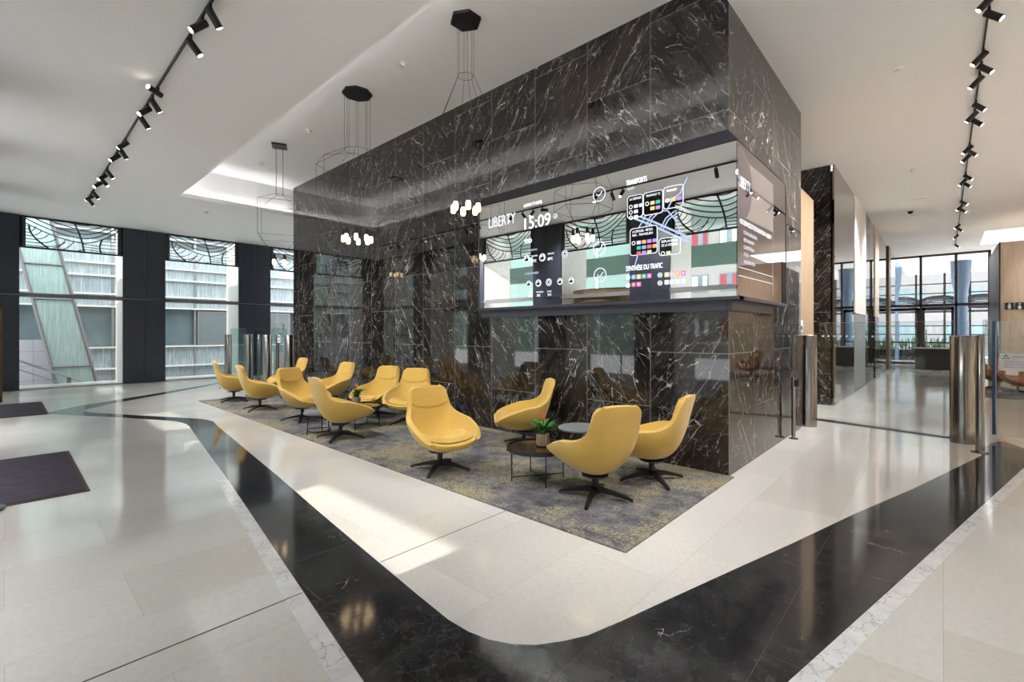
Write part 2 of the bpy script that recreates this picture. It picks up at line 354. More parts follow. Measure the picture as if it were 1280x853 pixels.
# corridor wall with alternating panels
w = MB().box((-2.2, 11.9, 0), (XC-.03, YE, ZR)).build('wall_corridor', M['dbronze']); struct(w, 'left corridor wall of alternating glass and white panels', 'wall')
def cp(name, mat, y0, y1, z0, z1, d=.03): return MB().box((XC-.03, y0, z0), (XC-.03+d, y1, z1)).build(name, M[mat], w)
cp('mirror_panel', 'dglass', 11.45, 14.3, .02, ZR); cp('white_panel', 'soffit', 14.35, 16.6, 1.97, ZR, .045); cp('grey_panel', 'alu', 14.35, 16.6, .02, 1.95)
cp('marble_panel', 'marble', 16.63, 17.55, .02, ZR); cp('mirror_panel', 'dglass', 17.6, 18.9, .02, ZR); cp('wood_panel', 'wood', 18.95, 20.2, 2.0, ZR, .05); cp('black_panel', 'smoke', 18.95, 20.2, .02, 1.98, .05)
cp('mirror_panel', 'dglass', 20.25, 23.7, .02, ZR); cp('bronze_panel', 'bronze', 23.75, 24.6, .02, ZR, .08); cp('mirror_panel', 'dglass', 24.65, YE-.05, .02, ZR)
w = MB().box((XW-.1, 10.2, 0), (XL, 10.4, ZL+.9)).box((XL, YR, 0), (-4.3, YR+.15, ZL+.9)).build('wall_north', M['white']); struct(w, 'white wall behind the far turnstiles', 'wall')
w = MB().box((XE, YB, 0), (XE+.15, 27.8, ZR+.4)).build('wall_right', M['white']); struct(w, 'white wall with pale oak panelling on the right of the lobby', 'wall')
MB().box((XE-.03, YB, 0), (XE, 27.8, 3.7)).build('oak_panelling', M['wood'], w)
cl = MB().box((1.15, 18.5, 0), (3.6, 22.3, 3.96)).build('wall_block', M['wood']); struct(cl, 'pale wood clad block with washroom signs beyond the gate', 'wall')
MB().box((1.12, 18.48, 0), (1.149, 22.3, 3.96)).build('bronze_edge', M['dbronze'], cl)

# ------------------------------------------------------------------ window walls
GH0, GH1, TR = 3.69, 4.47, 2.46   # grille band and transom heights
def grille_lines(w, h):
    """hanging arcs, a bent stem and two side stems with ribs, as (thickness, polyline) pairs"""
    L = []
    def clip(pts, r):
        cur = []
        for p in pts:
            if -.001 <= p[0] <= 1.001 and -.001 <= p[1] <= 1.001: cur.append((p[0]*w, p[1]*h))
            else:
                if len(cur) > 1: L.append((r, cur))
                cur = []
        if len(cur) > 1: L.append((r, cur))
    def A(u):
        a = (u-.585)/.585 if u < .585 else (u-.585)/.415
        return .32+(.56 if u < .585 else .68)*abs(a)**1.75
    for k in range(5): clip([(i/30, A(i/30)+.155*k) for i in range(31)], .014)
    clip([(.50+.10*t+.015*sin(pi*t), 1-t) for t in [i/12 for i in range(13)]], .020)
    lc = lambda t: (.085+.175*t**1.9, .72-.69*t**.9)
    clip([lc(i/14) for i in range(15)], .019)
    for k in range(5):
        x, y = lc(.22+.17*k); d = .05+.035*k
        clip([(x+d*t, y-.03*sin(pi*t)+.13*t*t+.05*t) for t in [i/6 for i in range(7)]], .010)
    for x0, y0, x1, y1 in ((.30, .05, .42, .36), (.37, .02, .50, .34), (.54, .04, .595, .10)): clip([(x0+(x1-x0)*t, y0+(y1-y0)*t*t) for t in [i/6 for i in range(7)]], .010)
    for k in range(7):
        y = .72-.108*k; t = max(0, min(1, ((.72-y)/.69)))**(1/.9); clip([(0, y), (lc(t)[0], y-.015)], .010)
    rc = lambda t: (.77-.018*sin(pi*t)+.012*t, .5*t)
    clip([rc(i/10) for i in range(11)], .019)
    for k in range(6): y = .07+.125*k; clip([(rc(min(1, y/.5))[0] if y < .5 else .78+.21*(y-.5)/.4, y), (1, y+.01)], .010)
    for k in range(3): y = .08+.09*k; clip([(.60-.02*k*.4, y+.02), (.755, y)], .010)
    return L
def grille(parent, to3, w):
    h = GH1-GH0
    b = MB()
    for a0, a1 in (((0, 0), (w, 0)), ((0, h), (w, h))): b.tube([to3(*a0), to3(*a1)], .026, 4)
    b.build('bottom_rail', M['blackm'], parent)
    b = MB()
    for u in (.05, w-.05):
        b.tube([to3(u, -.0), to3(u, h)], .065, 4)
    b.build('side_frame', M['blackm'], parent)
    b = MB()
    for r_, ln in grille_lines(w, h): b.tube([to3(*p) for p in ln], r_, 4)
    b.build('scrollwork', M['blackm'], parent)
pl = 'pier clad in dark navy panels '
# left wall (plane x = XW, runs along y)
lp = [(-.9, .26), (2.31, 3.31), (5.32, 6.32), (8.33, 9.33)]
lbl = ['at the far left corner', 'between the first and second left windows', 'between the second and third left windows', 'beyond the far turnstiles']
def navy_pier(axis, a, b, lab):
    t = thing('window_pier', 'dark navy '+'panelled pier '+lab, 'pier', (XW, a, 0) if axis == 'y' else (a, YB, 0)); tag(t, kind='structure')
    q = (lambda u, d, z: (-d, u, z)) if axis == 'y' else (lambda u, d, z: (u, -d, z))
    wd = b-a
    MB().box(q(0, .06, 0), q(wd, 1.25, ZL)).build('pier_core', M['bwhite'], t)
    for z0, z1 in ((.0, TR-.01), (TR+.0, ZL)):
        for u0, u1 in ((0, wd/2-.006), (wd/2+.006, wd)):
            MB().box(q(u0, -.0, z0+.006), q(u1, .06, z1-.006)).build('navy_panel', M['navy'], t)
    return t
for (a, b), l in zip(lp, lbl): navy_pier('y', a, b, l)
MB().box((XW-.06, -.42, 0), (XW+.0, .9, ZL)) if False else None
# the first window starts right after the corner pier
def window(n, axis, a, b, lab, grl=True):
    t = thing('window_%d' % n, 'tall window '+lab, 'window', (XW, a, 0) if axis == 'y' else (a, YB, 0)); tag(t, kind='structure')
    q = (lambda u, d, z: (-d, u, z)) if axis == 'y' else (lambda u, d, z: (u, -d, z))
    wd = b-a
    MB().box(q(0, .10, .03), q(wd, .115, ZL)).build('pane', M['glass'], t)
    MB().box(q(0, .02, TR-.055), q(wd, .16, TR+.05)).build('transom', M['grey'], t)
    MB().box(q(0, .02, .0), q(wd, .16, .035)).build('sill', M['alu'], t)
    if grl: grille(t, lambda u, v: q(u, .03, GH0+v), wd)
    return t
lw = [(.26, 2.31), (3.31, 5.32), (6.32, 8.33)]
for k, (a, b) in enumerate(lw): window(k+1, 'y', a, b, ['in the left wall, nearest the dark mats', 'in the left wall, between two navy piers', 'in the left wall, beside the marble block'][k])
bp = [(-17.33-.0, -17.0), (-14.9, -13.88), (-11.8, -10.79), (-8.72, -7.72), (-5.64, -4.62), (-2.55, -1.55), (.52, 1.52), (3.6, 4.6)]
bl = ['at the corner behind the mats', 'left of the far entrance', 'right of the far entrance', 'left of the near entrance', 'right of the near entrance', 'behind and left of the viewpoint', 'behind and right of the viewpoint', 'near the oak wall']
for (a, b), l in zip(bp, bl): navy_pier('x', a, b, l)
n = 4
for k in range(len(bp)-1):
    window(n, 'x', bp[k][1], bp[k+1][0], ['in the wall facing the marble block, first bay from the corner', 'above the far entrance facing the marble block', 'between the two entrances', 'above the near entrance facing the marble block', 'opposite the near end of the video wall', 'directly behind the viewpoint', 'beside the oak wall'][k]); n += 1
# entrances : drum lobbies with slatted fascia
def entrance(x0, x1, lab):
    t = thing('entrance_lobby', 'glazed drum entrance with bronze slatted fascia '+lab, 'entrance', ((x0+x1)/2, YB-.05, 0))
    r = (x1-x0)/2-.02
    def arc(rr, z0, z1, nm, mat, a0=0, a1=2*pi):
        b = MB(); N = 28; p = []
        for i in range(N+1):
            a = a0+(a1-a0)*i/N; p.append((rr*cos(a), -.62+.60*sin(a)*rr/r))
        for i in range(N): b.add([(*p[i], z0), (*p[i+1], z0), (*p[i+1], z1), (*p[i], z1)], [(0, 1, 2, 3)])
        return b.build(nm, M[mat], t)
    arc(r, 2.28, 2.62, 'fascia', 'slats'); arc(r*.98, .03, 2.28, 'curved_glass', 'glass', pi*.78, pi*2.22-pi*1.0); arc(r*.98, .03, 2.28, 'curved_glass', 'glass', -pi*.22, pi*.22)
    b = MB().prism([(r*cos(2*pi*i/28), -.62+.60*sin(2*pi*i/28)) for i in range(28)], 2.60, 2.63); b.build('roof_disc', M['dbronze'], t)
    b = MB().prism([(r*1.01*cos(2*pi*i/28), -.62+.61*sin(2*pi*i/28)) for i in range(28)], 2.22, 2.28); b.build('soffit_ring', M['smoke'], t)
    return t
entrance(-7.72, -5.64, 'behind the larger mat'); entrance(-13.88, -11.8, 'behind the farther mat')
# bronze framed door leaf at the left edge
t = thing('door_leaf', 'bronze framed glass door leaf at the left edge by the farther mat', 'door leaf', (-14.72, -.04, 0))
MB().box((-.9, -.02, .03), (0, .0, 2.0)).build('pane', M['gglass'], t)
b = MB()
for z in (.0, .68, 1.35, 1.97): b.box((-.9, -.03, z), (0, .01, z+.035))
b.box((-.035, -.03, 0), (0, .01, 2.0)).box((-.9, -.03, 0), (-.865, .01, 2.0)).build('bronze_frame', M['bronze'], t)

# ------------------------------------------------------------------ end glass wall of the corridor
ew = thing('glass_partition', 'bronze framed glass wall with double doors closing the corridor', 'glass wall', (0, YE, 0)); tag(ew, kind='structure')
b = MB()
for x in (-2.2, -1.86, -.744, .40, 1.414): b.box((x-.045, 0, 0), (x+.045, .09, ZR))
b.build('mullions', M['dbronze'], ew)
MB().box((-2.25, .0, 2.62), (1.45, .09, 2.74)).box((-2.25, 0, ZR-.08), (1.45, .09, ZR)).build('transoms', M['dbronze'], ew)
for x0, x1 in ((-2.2, -1.86), (-1.86, -.744), (-.744, .40), (.40, 1.414)): MB().box((x0+.045, .04, 2.74), (x1-.045, .052, ZR-.08)).build('pane', M['glass'], ew)
MB().box((.445, .04, .02), (1.37, .052, 2.62)).build('pane', M['glass'], ew)
for x0, x1 in ((-1.80, -.78), (-.70, .34)):
    d = MB().box((x0, .03, .02), (x1, .06, .14)).box((x0, .03, 2.45), (x1, .06, 2.58)).box((x0, .03, .02), (x0+.09, .06, 2.58)).box((x1-.09, .03, .02), (x1, .06, 2.58)).box((x0, .035, 1.0), (x1, .055, 1.05)).build('door', M['smoke'], ew)
    MB().box((x0+.09, .04, .14), (x1-.09, .05, 2.45)).build('pane', M['glass'], d)
    hx = x1-.14 if x0 < -1 else x0+.14
    MB().tube([(hx, -.04, .8), (hx, -.04, 1.6)], .02, 8).build('handle', M['steel'], d)
# far facade seen through it
w = MB().box((-6, 36.8, 0), (-3.4, 37.3, ZR)).box((1.9, 36.8, 0), (2.7, 37.2, ZR)).box((-6, 36.85, 2.62), (6, 37.0, 2.74)).build('wall_far', M['navy']); struct(w, 'far window wall framing beyond the glass doors', 'window wall')
for x in (-2.55, -1.2, .05, 1.1): MB().box((x-.05, 36.85, 0), (x+.05, 36.95, ZR)).build('mullion', M['dbronze'], w)
for z in (.85, 1.35, 1.85, 3.2, 3.75, 4.3): MB().box((-3.4, 36.85, z-.03), (2, 36.92, z+.03)).build('cross_bar', M['navy'], w)
b = MB()
for cx in (-1.9, -.15, 1.6):
    for k in range(5):
        a = .95-.1*k; h_ = .62-.1*k
        b.tube([(cx+a*cos(2*pi*i/28), 36.8, 3.15+h_*.9*sin(2*pi*i/28)*(.8 if sin(2*pi*i/28) > 0 else .55)) for i in range(29)], .03 if k != 1 else .055, 4)
b.build('eye_scrollwork', M['navy'], w)
for k, (x, y, z1, lb) in enumerate(((.62, 31.2, ZR, 'blue painted pillar behind the right pane of the glass wall'), (-2.0, 32.2, ZR, 'blue painted pillar behind the left glass door'))):
    p = MB().lathe([(.28, 0), (.28, 2.0), (.24, 2.15), (.24, 3.4), (.34, 4.0), (.38, z1)], (x, y, 0), 24).build('column_%d' % (k+1), M['bluep'], smooth=True); struct(p, lb, 'pillar')
t = thing('planter', 'long dark planter with green shrubs beyond the glass doors', 'planter', (-.2, 32.9, 0))
MB().box((-1.6, -.25, 0), (1.7, .25, .55)).build('trough', M['smoke'], t)
b = MB()
for i in range(160):
    x = random.uniform(-1.5, 1.6); a = random.uniform(0, 6.28); h_ = random.uniform(.2, .75); d = random.uniform(.05, .2)
    b.tube([(x, random.uniform(-.15, .15), .55), (x+d*.4*cos(a), d*.4*sin(a), .55+h_*.6), (x+d*cos(a), d*sin(a), .55+h_)], .03, 3, [.5, 1, .1])
b.build('shrubs', M['shrub'], t)
t = thing('reception_counter', 'grey stone bench counter just inside the glass doors', 'counter', (-.3, 24.9, 0))
MB().box((-.55, 0, 0), (.55, .5, .82)).build('counter_body', M['frame'], t); MB().box((.55, .0, 0), (1.0, .5, .95)).build('white_end', M['paper'], t); MB().box((-.6, -.03, .82), (.55, .53, .87)).build('counter_top', M['concrete'], t)

# ------------------------------------------------------------------ outside
g = MB().box((-26, -7, -.35), (8, 40, -.21)).build('ground', M['street']); struct(g, 'grey street paving outside the windows', 'street')
# office building opposite the left windows
X0 = -21.6
ob = thing('office_building', 'glass office building with white bands opposite the left windows', 'building', (X0, 4, -.2))
def obx(y0, y1, z0, z1, d0, d1, nm, mat): return MB().box((d0, y0-4, z0+.2), (d1, y1-4, z1+.2)).build(nm, M[mat], ob)
obx(-8, 22, -.2, 11, -1.5, -.12, 'wall', 'bwin')
for z0, z1 in ((-.2, .2), (.2, .93), (2.4, 2.80), (2.84, 3.44), (3.48, 3.87), (3.91, 4.7), (5.2, 5.8), (6.3, 11)): obx(-8, 22, z0, z1, -.12, 0, 'fritted_panel', 'frit')
for z in (.2, .948, 2.39, 2.82, 3.457, 3.89, 5.0): obx(-8, 22, z-.022, z+.028, -.1, .12, 'white_band', 'bwhite')
for y in (-.5, 2.6, 5.07, 7.5, 10, 12.5): obx(y-.035, y+.035, -.2, 9, -.02, .03, 'mullion', 'alu')
for y0, y1 in ((2.75, 3.9), (5.15, 6.15), (7.6, 8.7), (8.9, 9.9)):
    wn = obx(y0, y1, 1.0, 2.32, -.08, .03, 'window_frame', 'alu'); MB().box((.028, y0-4+.07, 1.27), (.036, y1-4-.07, 2.45)).build('blind', M['blind'], wn)
# slanted green glass fin
fin = thing('slanted_glass_screen', 'tall leaning green fritted glass screen outside the first left window', 'glass screen', (-20.07, 0, -.2))
yl = lambda z: 1.056-.194*(z-.2); yr = lambda z: 1.987-.207*(z-.2)
za, zb = .0, 7.0
p = [(yl(za), za), (yr(za), za), (yr(zb), zb), (yl(zb), zb)]
MB().add([(-.02, y, z) for y, z in p]+[(.02, y, z) for y, z in p], [(3, 2, 1, 0), (4, 5, 6, 7), (0, 1, 5, 4), (1, 2, 6, 5), (2, 3, 7, 6), (3, 0, 4, 7)]).build('fritted_sheet', M['fritg'], fin)
for e in (yl, yr): MB().tube([(.03, e(za), za), (.03, e(zb), zb)], .045, 4).build('edge_beam', M['grey'], fin)
for z in (.62, 2.7, 3.75): MB().tube([(.04, yl(z), z), (.04, yr(z), z)], .03, 4).build('cross_rail', M['grey'], fin)
rw = MB().box((-20.6, -3.5, -.2), (-20.4, 1.35, 1.25)).build('wall_outside', M['lilac']); struct(rw, 'pale tiled retaining wall outside the first left window', 'wall')
t = thing('ramp_handrail', 'sloping steel handrail of the ramp outside the first left window', 'handrail', (-18.9, 1.0, -.2))
MB().tube([(0, -1.5, 1.32), (0, .9, .03)], .032, 8).build('rail', M['alu'], t); MB().tube([(0, -1.5, 1.07), (0, .45, .02)], .016, 8).build('lower_rail', M['alu'], t)
for y in (-.9, .29): MB().box((-.045, y-.045, 0), (.045, y+.045, 1.32-(y+1.5)*.5375)).build('post', M['steel'], t)
# buildings facing the entrances (seen in the mirror)
ab = thing('apartment_building', 'white apartment building with red curtained windows seen reflected in the video wall', 'building', (0, -20, -.2))
MB().box((-12.4, -6, 0), (16, 0, 15.2)).build('wall', M['stone'], ab)
for z in (1.4, 4.2, 7.0, 9.8, 12.4):
    for x in [-11.9+1.75*i for i in range(15)]:
        fr = MB().box((x, 0, z), (x+1.05, .05, z+1.1)).build('window', M['bwin'], ab)
        MB().box((x+.06, .05, z+.08), (x+.42, .08, z+1.02)).box((x+.75, .05, z+.08), (x+1.0, .08, z+1.02)).build('curtain', M['red'] if (z+x) % 3 < 1.2 else M['paper'], fr)
    MB().box((-12.4, 0, z-.5), (16, .25, z-.32)).build('band', M['concrete'], ab)
MB().box((-2.6, -4, 15.2), (16, 0, 18.2)).build('added_sun_block', M['stone'], ab)  # unseen block added on the roof to stop sun reaching the right floor
ob2 = thing('green_glass_building', 'pale green glass building seen reflected in the video wall', 'building', (-14, -20, -.2))
MB().box((-22, -6, 0), (1.5, 0, 15.2)).build('wall', M['mint'], ob2)
for z in (3, 6, 9, 12): MB().box((-22, 0, z), (1.5, .12, z+.35)).build('band', M['tealp'], ob2)
for x in range(-20, 2, 3): MB().box((x, 0, 0), (x+.12, .1, 15)).build('mullion', M['bwhite'], ob2)
cn = MB().box((-17, YB-3.96, 4.55), (5.2, YB-.95, 4.8)).box((-17, YB-3.96, 3.45), (5.2, YB-3.8, 4.1)).box((-17, YB-3.96, 4.1), (-16.8, YB-3.8, 4.6)).box((5.0, YB-3.96, 4.1), (5.2, YB-3.8, 4.6)).build('entrance_canopy', M['tealp']); tag(cn, 'teal canopy projecting outside above the entrances', 'canopy')
fb = thing('street_building', 'pale building with window rows beyond the corridor end', 'building', (0, 46, -.2))
MB().box((-16, 0, 0), (16, 5, 14)).build('wall', M['grey'], fb)
for z in (.8, 3.4, 6.2):
    for x in range(-9, 9, 3): MB().box((x, -.05, z), (x+2, 0, z+1.5)).build('window', M['bwin'], fb)

# ------------------------------------------------------------------ video wall
vy, vx = YC-.121, XC+.121
vw = thing('video_wall', 'mirror glass video wall with timetable display wrapped round the marble corner', 'video wall', (XC, YC, 0))
def loc(x, y, z): return (x-XC, y-YC, z)
X1 = -5.258; YS = 6.895; Z0, Z1 = 1.862, 3.417
fs = MB().box(loc(X1, vy, Z0), loc(vx-.012, vy+.01, Z1)).build('front_screen', M['mirror'], vw)
ss = MB().box(loc(vx-.01, vy+.0, Z0), loc(vx, YS, Z1)).build('side_screen', M['smirror'], vw)
pv = [loc(X1-.03, vy-.004, Z1+.012), loc(vx, vy-.004, Z1+.012), loc(XC, YC, Z1+.012), loc(X1-.03, YC, Z1+.012), loc(X1-.03, YC-.03, 3.585), loc(XC, YC-.03, 3.585), loc(XC, YC, 3.585), loc(X1-.03, YC, 3.585)]
MB().add(pv, [(0, 3, 2, 1), (4, 5, 6, 7), (0, 1, 5, 4), (1, 2, 6, 5), (2, 3, 7, 6), (3, 0, 4, 7)]).build('top_frame', M['frame'], vw)
MB().box(loc(X1-.03, vy-.006, Z0-.01), loc(X1-.0, YC, Z1+.012)).build('side_frame', M['frame'], vw)
MB().box(loc(X1, vy-.006, Z1), loc(vx, vy+.012, Z1+.012)).box(loc(vx-.012, vy, Z1), loc(vx+.004, YS, Z1+.01)).box(loc(XC, YS, Z0), loc(vx+.004, YS+.02, Z1+.01)).build('edge_trim', M['blackm'], vw)
MB().box(loc(X1-.03, vy-.02, Z0-.035), loc(vx+.02, YC, Z0)).box(loc(XC, vy, Z0-.035), loc(vx+.02, YS+.03, Z0)).build('bottom_ledge', M['ledge'], vw)
MB().box(loc(X1-.03, vy+.055, 1.72), loc(XC-.005, YC, Z0-.035)).box(loc(XC, vy+.055, 1.72), loc(XC+.05, 6.55, Z0-.035)).build('lower_fascia', M['ledge'], vw)
def text(parent, name, s, x, z, h, w=None, mat='text', side=False, dz=0):
    c = bpy.data.curves.new(name, 'FONT'); c.body = s; c.size = 1; c.extrude = 0
    o = bpy.data.objects.new(name, c); col.objects.link(o); dg = bpy.context.evaluated_depsgraph_get(); dg.update()
    me = bpy.data.meshes.new_from_object(o.evaluated_get(dg)); bpy.data.objects.remove(o)
    xs = [v.co.x for v in me.vertices]; ys = [v.co.y for v in me.vertices]; x0, x1, y0, y1 = min(xs), max(xs), min(ys), max(ys)
    k = h/.70; kx = k if w is None else w/(x1-x0)
    for v in me.vertices:
        a, b_ = (v.co.x-x0)*kx, v.co.y*k
        v.co = V(loc(vx+.003, x+a, z+b_)) if side else V(loc(x+a, vy-.003, z+b_))
    me.materials.append(M[mat] if isinstance(mat, str) else mat); o = bpy.data.objects.new(name, me); col.objects.link(o); o.parent = parent
    return o
def flat(b, pts, off=.003, side=False):
    b.add([loc(vx+off, u, z) if side else loc(u, vy-off, z) for u, z in pts], [tuple(range(len(pts)))])
def strip(b, pts, wd, off=.0025, side=False, closed=False):
    n_ = len(pts); L = []; Rr = []
    for i in range(n_):
        p = V(pts[i]); a = V(pts[i-1]) if (i or closed) else p; c = V(pts[(i+1) % n_]) if (i < n_-1 or closed) else p
        d = (c-a).normalized(); nn = V((-d.y, d.x))*wd/2; L.append(p+nn); Rr.append(p-nn)
    for i in range(n_ if closed else n_-1):
        j = (i+1) % n_; flat(b, [L[i], L[j], Rr[j], Rr[i]], off, side)
def circ(cx, cz, r, n_=20): return [(cx+r*cos(2*pi*i/n_), cz+r*sin(2*pi*i/n_)) for i in range(n_)]
def rrect(x0, z0, x1, z1, r=.03):
    p = []
    for cx, cz, a0 in ((x1-r, z1-r, 0), (x0+r, z1-r, 90), (x0+r, z0+r, 180), (x1-r, z0+r, 270)):
        p += [(cx+r*cos(R(a0+30*i)), cz+r*sin(R(a0+30*i))) for i in range(4)]
    return p
text(fs, 'logo_text', 'LIBERTY', -5.05, 3.065, .155, .54, 'textd')
text(fs, 'clock_text', '15:09', -4.335, 2.94, .165, .46)
text(fs, 'date_text', 'LUNDI 17 AVRIL', -4.346, 3.255, .045, .33)
text(fs, 'weather_title', 'MÉTÉO', -4.335, 2.745, .055, .13)
text(fs, 'weather_subtitle', "AUJOURD'HUI", -4.29, 2.625, .025, .18, 'road'); text(fs, 'weather_subtitle', 'CETTE SEMAINE', -4.335, 2.30, .03, .25, 'road')
for x, z, a, b_ in ((-4.21, 2.50, 'MATIN', '18°C'), (-3.925, 2.50, 'APRÈS-MIDI', '20°C')):
    text(fs, 'weather_label', a, x, z+.04, .022, .11, 'textd'); text(fs, 'weather_label', b_, x, z-.035, .035, .09)
for x, a, b_ in ((-4.27, 'MAR', '19°C'), (-4.12, 'MERCREDI', '20°C'), (-3.93, 'JEUDI', '21°C')):
    text(fs, 'weather_label', a, x, 2.035, .022, .07 if len(a) < 6 else .12, 'textd'); text(fs, 'weather_label', b_, x+.01, 1.985, .03, .06)
for (x, z, r, kind) in ((-4.294, 2.522, .055, 0), (-4.014, 2.514, .055, 1), (-3.638, 2.52, .05, 2), (-4.257, 2.171, .045, 1), (-4.084, 2.17, .05, 1), (-3.903, 2.168, .05, 2), (-3.716, 2.165, .045, 0), (-3.536, 2.162, .045, 0), (-3.795, 3.043, .035, 2)):
    b = MB(); b.cur = 0; flat(b, circ(x, z, r), .002); b.cur = 1
    if kind == 2: flat(b, circ(x, z, r*.3), .004); strip(b, circ(x, z, r*.66), r*.14, .004, closed=True)
    else:
        flat(b, circ(x-r*.35, z-r*.25, r*.32), .004); flat(b, circ(x+r*.15, z-r*.2, r*.4), .004); strip(b, circ(x, z+r*.45, r*.22), r*.12, .004, closed=True)
    b.build('weather_icon', [badge('w'), M['smoke']], fs)
for (x, z) in ((-3.116, 3.195), (-3.116, 2.525), (-3.105, 2.199)):
    b = MB(); strip(b, circ(x, z, .085, 28), .010, closed=True); strip(b, [(x-.04, z+.01), (x-.005, z-.025), (x+.045, z+.035)], .010); b.build('tick_icon', M['textd'], fs)
text(fs, 'transport_title', 'TRANSPORTS', -2.747, 3.22, .062, .26); text(fs, 'transport_subtitle', 'À PROXIMITÉ', -2.74, 3.165, .022, .10, 'textd')
b = MB()
roads = [[(-2.72, 2.86), (-2.45, 2.72), (-2.0, 2.46)], [(-2.70, 2.90), (-2.4, 2.74), (-1.98, 2.50)], [(-2.60, 2.68), (-2.50, 2.83), (-2.46, 2.84)], [(-2.52, 2.66), (-2.45, 2.80), (-2.36, 2.87)], [(-2.49, 2.64), (-2.42, 2.78), (-2.33, 2.85), (-2.24, 2.84), (-2.15, 2.72)],
         [(-2.33, 2.64), (-2.26, 2.76), (-2.16, 2.82)], [(-2.30, 2.63), (-2.23, 2.74), (-2.12, 2.80)], [(-2.16, 2.76), (-2.10, 2.60), (-2.06, 2.46)], [(-2.25, 2.93), (-2.10, 3.0), (-2.02, 3.16)], [(-2.6, 2.38), (-2.64, 2.26)], [(-2.24, 2.86), (-2.19, 2.94), (-2.14, 2.98)]]
for k, r_ in enumerate(roads): strip(b, r_, .022 if k < 2 else .013, .002)
b.build('map_roads', M['road'], fs)
def mapbox(x0, z0, x1, z1, lines, rows, lw=.006):
    b = MB(); b.cur = 0
    strip(b, rrect(x0, z0, x1, z1), .008, .0045, closed=True)
    o = b.build('map_box', badge('y') if False else M['textd'], fs)
    if x1 < -2.08 and lines: MB_ = MB(); flat(MB_, rrect(x0+.004, z0+.004, min(x1, -2.19)-.004, z1-.004), .0035); MB_.build('map_box_ground', M['smoke'], o)
    for i, l in enumerate(lines): text(o, 'box_text', l, x0+.03, z1-.05-.042*i, .026, min((x1-x0)*.75, .022*len(l)), 'text').location.y -= .003
    z = z1-.05-.042*len(lines)-.035; by = {}
    for row in rows:
        x = x0+.045
        for ch in row:
            if ch == '.': x += .065; continue
            bb = by.setdefault(ch, MB())
            if ch == 'c': strip(bb, circ(x, z, .02, 14), .006, .006, closed=True)
            else: flat(bb, rrect(x-.026, z-.02, x+.026, z+.02, .006), .006)
            x += .065
        z -= .062
    for ch, bb in by.items(): bb.build('line_badge', M['text'] if ch == 'c' else badge(ch), o)
mapbox(-2.729, 2.83, -2.535, 3.085, ['LA DÉFENSE'], ['cww', 'cw', 'cw'])
mapbox(-2.525, 2.83, -2.295, 3.085, ['TRAMWAY T2'], ['cyg', '.yp'])
mapbox(-2.285, 2.86, -2.065, 3.10, [], ['...', 'wyp'])
text(fs, 'box_text', 'TRANSIT', -2.255, 3.045, .026, .12, 'text')
mapbox(-2.693, 2.39, -2.36, 2.70, ['LA DÉFENSE - MÉTRO', 'RER - TRANSILIEN'], ['cwopp', '.gbro', '.rpl'])
mapbox(-2.337, 2.35, -2.095, 2.54, ['ESPLANADE', 'DE LA DÉFENSE'], ['cl'])
text(fs, 'traffic_title', 'SYNTHÈSE DU TRAFIC', -2.748, 2.215, .058, .45)
by = {}
for x, z, ch in ((-2.724, 2.14, 'c'), (-2.651, 2.139, 'b'), (-2.586, 2.138, 'y'), (-2.521, 2.137, 'g'), (-2.456, 2.137, 'k'), (-2.328, 2.135, 'c'), (-2.249, 2.133, 'l'), (-2.189, 2.133, 'i'), (-2.126, 2.136, 'o'), (-2.064, 2.135, 'k'), (-2.724, 2.046, 'c'), (-2.651, 2.05, 'r'), (-2.586, 2.05, 'k'), (-2.328, 2.046, 'c'), (-2.249, 2.049, 'w'), (-2.189, 2.049, 'w'), (-2.126, 2.049, 'w'), (-2.064, 2.053, 'w')):
    bb = MB()
    if ch == 'c': strip(bb, circ(x, z, .024, 16), .006, closed=True); strip(bb, [(x-.01, z), (x+.01, z)], .014); bb.build('mode_icon', M['text'], fs)
    else: flat(bb, rrect(x-.026, z-.026, x+.026, z+.026, .007)); o = bb.build('line_badge', badge(ch), fs); b2 = MB(); flat(b2, circ(x, z, .012, 10), .0045); b2.build('status_dot', badge('w'), o)
# side screen
b = MB(); flat(b, [(5.33, 3.28), (6.27, 3.28), (6.27, 2.70), (5.2, 2.68)]+[(5.08+.362*cos(R(a)), 3.02+.362*sin(R(a))) for a in range(-70, 47, 9)], .002, True); b.build('picture', M['photo'], ss)
b = MB(); flat(b, [(max(4.975, y), z) for y, z in circ(5.08, 3.02, .36, 36)], .003, True); b.build('round_badge', M['disc'], ss)
text(ss, 'logo_text', 'LIBERTY', 5.0, 2.97, .115, .38, 'text', True)
text(ss, 'services_title', 'NOS SERVICES ET RESTAURATION À LIBERTY', 5.03, 2.60, .05, 1.18, 'text', True)
for k, (s, wd) in enumerate((('CONCIERGERIE', .46), ('RESTAURANT', .36), ('CAFÉTÉRIA', .36), ('ACCUEIL', .16), ('SALLE DE SPORT', .40))): text(ss, 'services_text', s, 5.16, 2.51-.075*k, .035, wd, 'textd', True)
b = MB()
for z in (2.15, 2.065): flat(b, [(4.985, z), (6.27, z+.01), (6.27, z+.016), (4.985, z+.006)], .002, True)
flat(b, [(6.27, 1.93), (6.275, 1.93), (6.275, 3.28), (6.27, 3.28)], .002, True); b.build('rule_lines', M['textd'], ss)

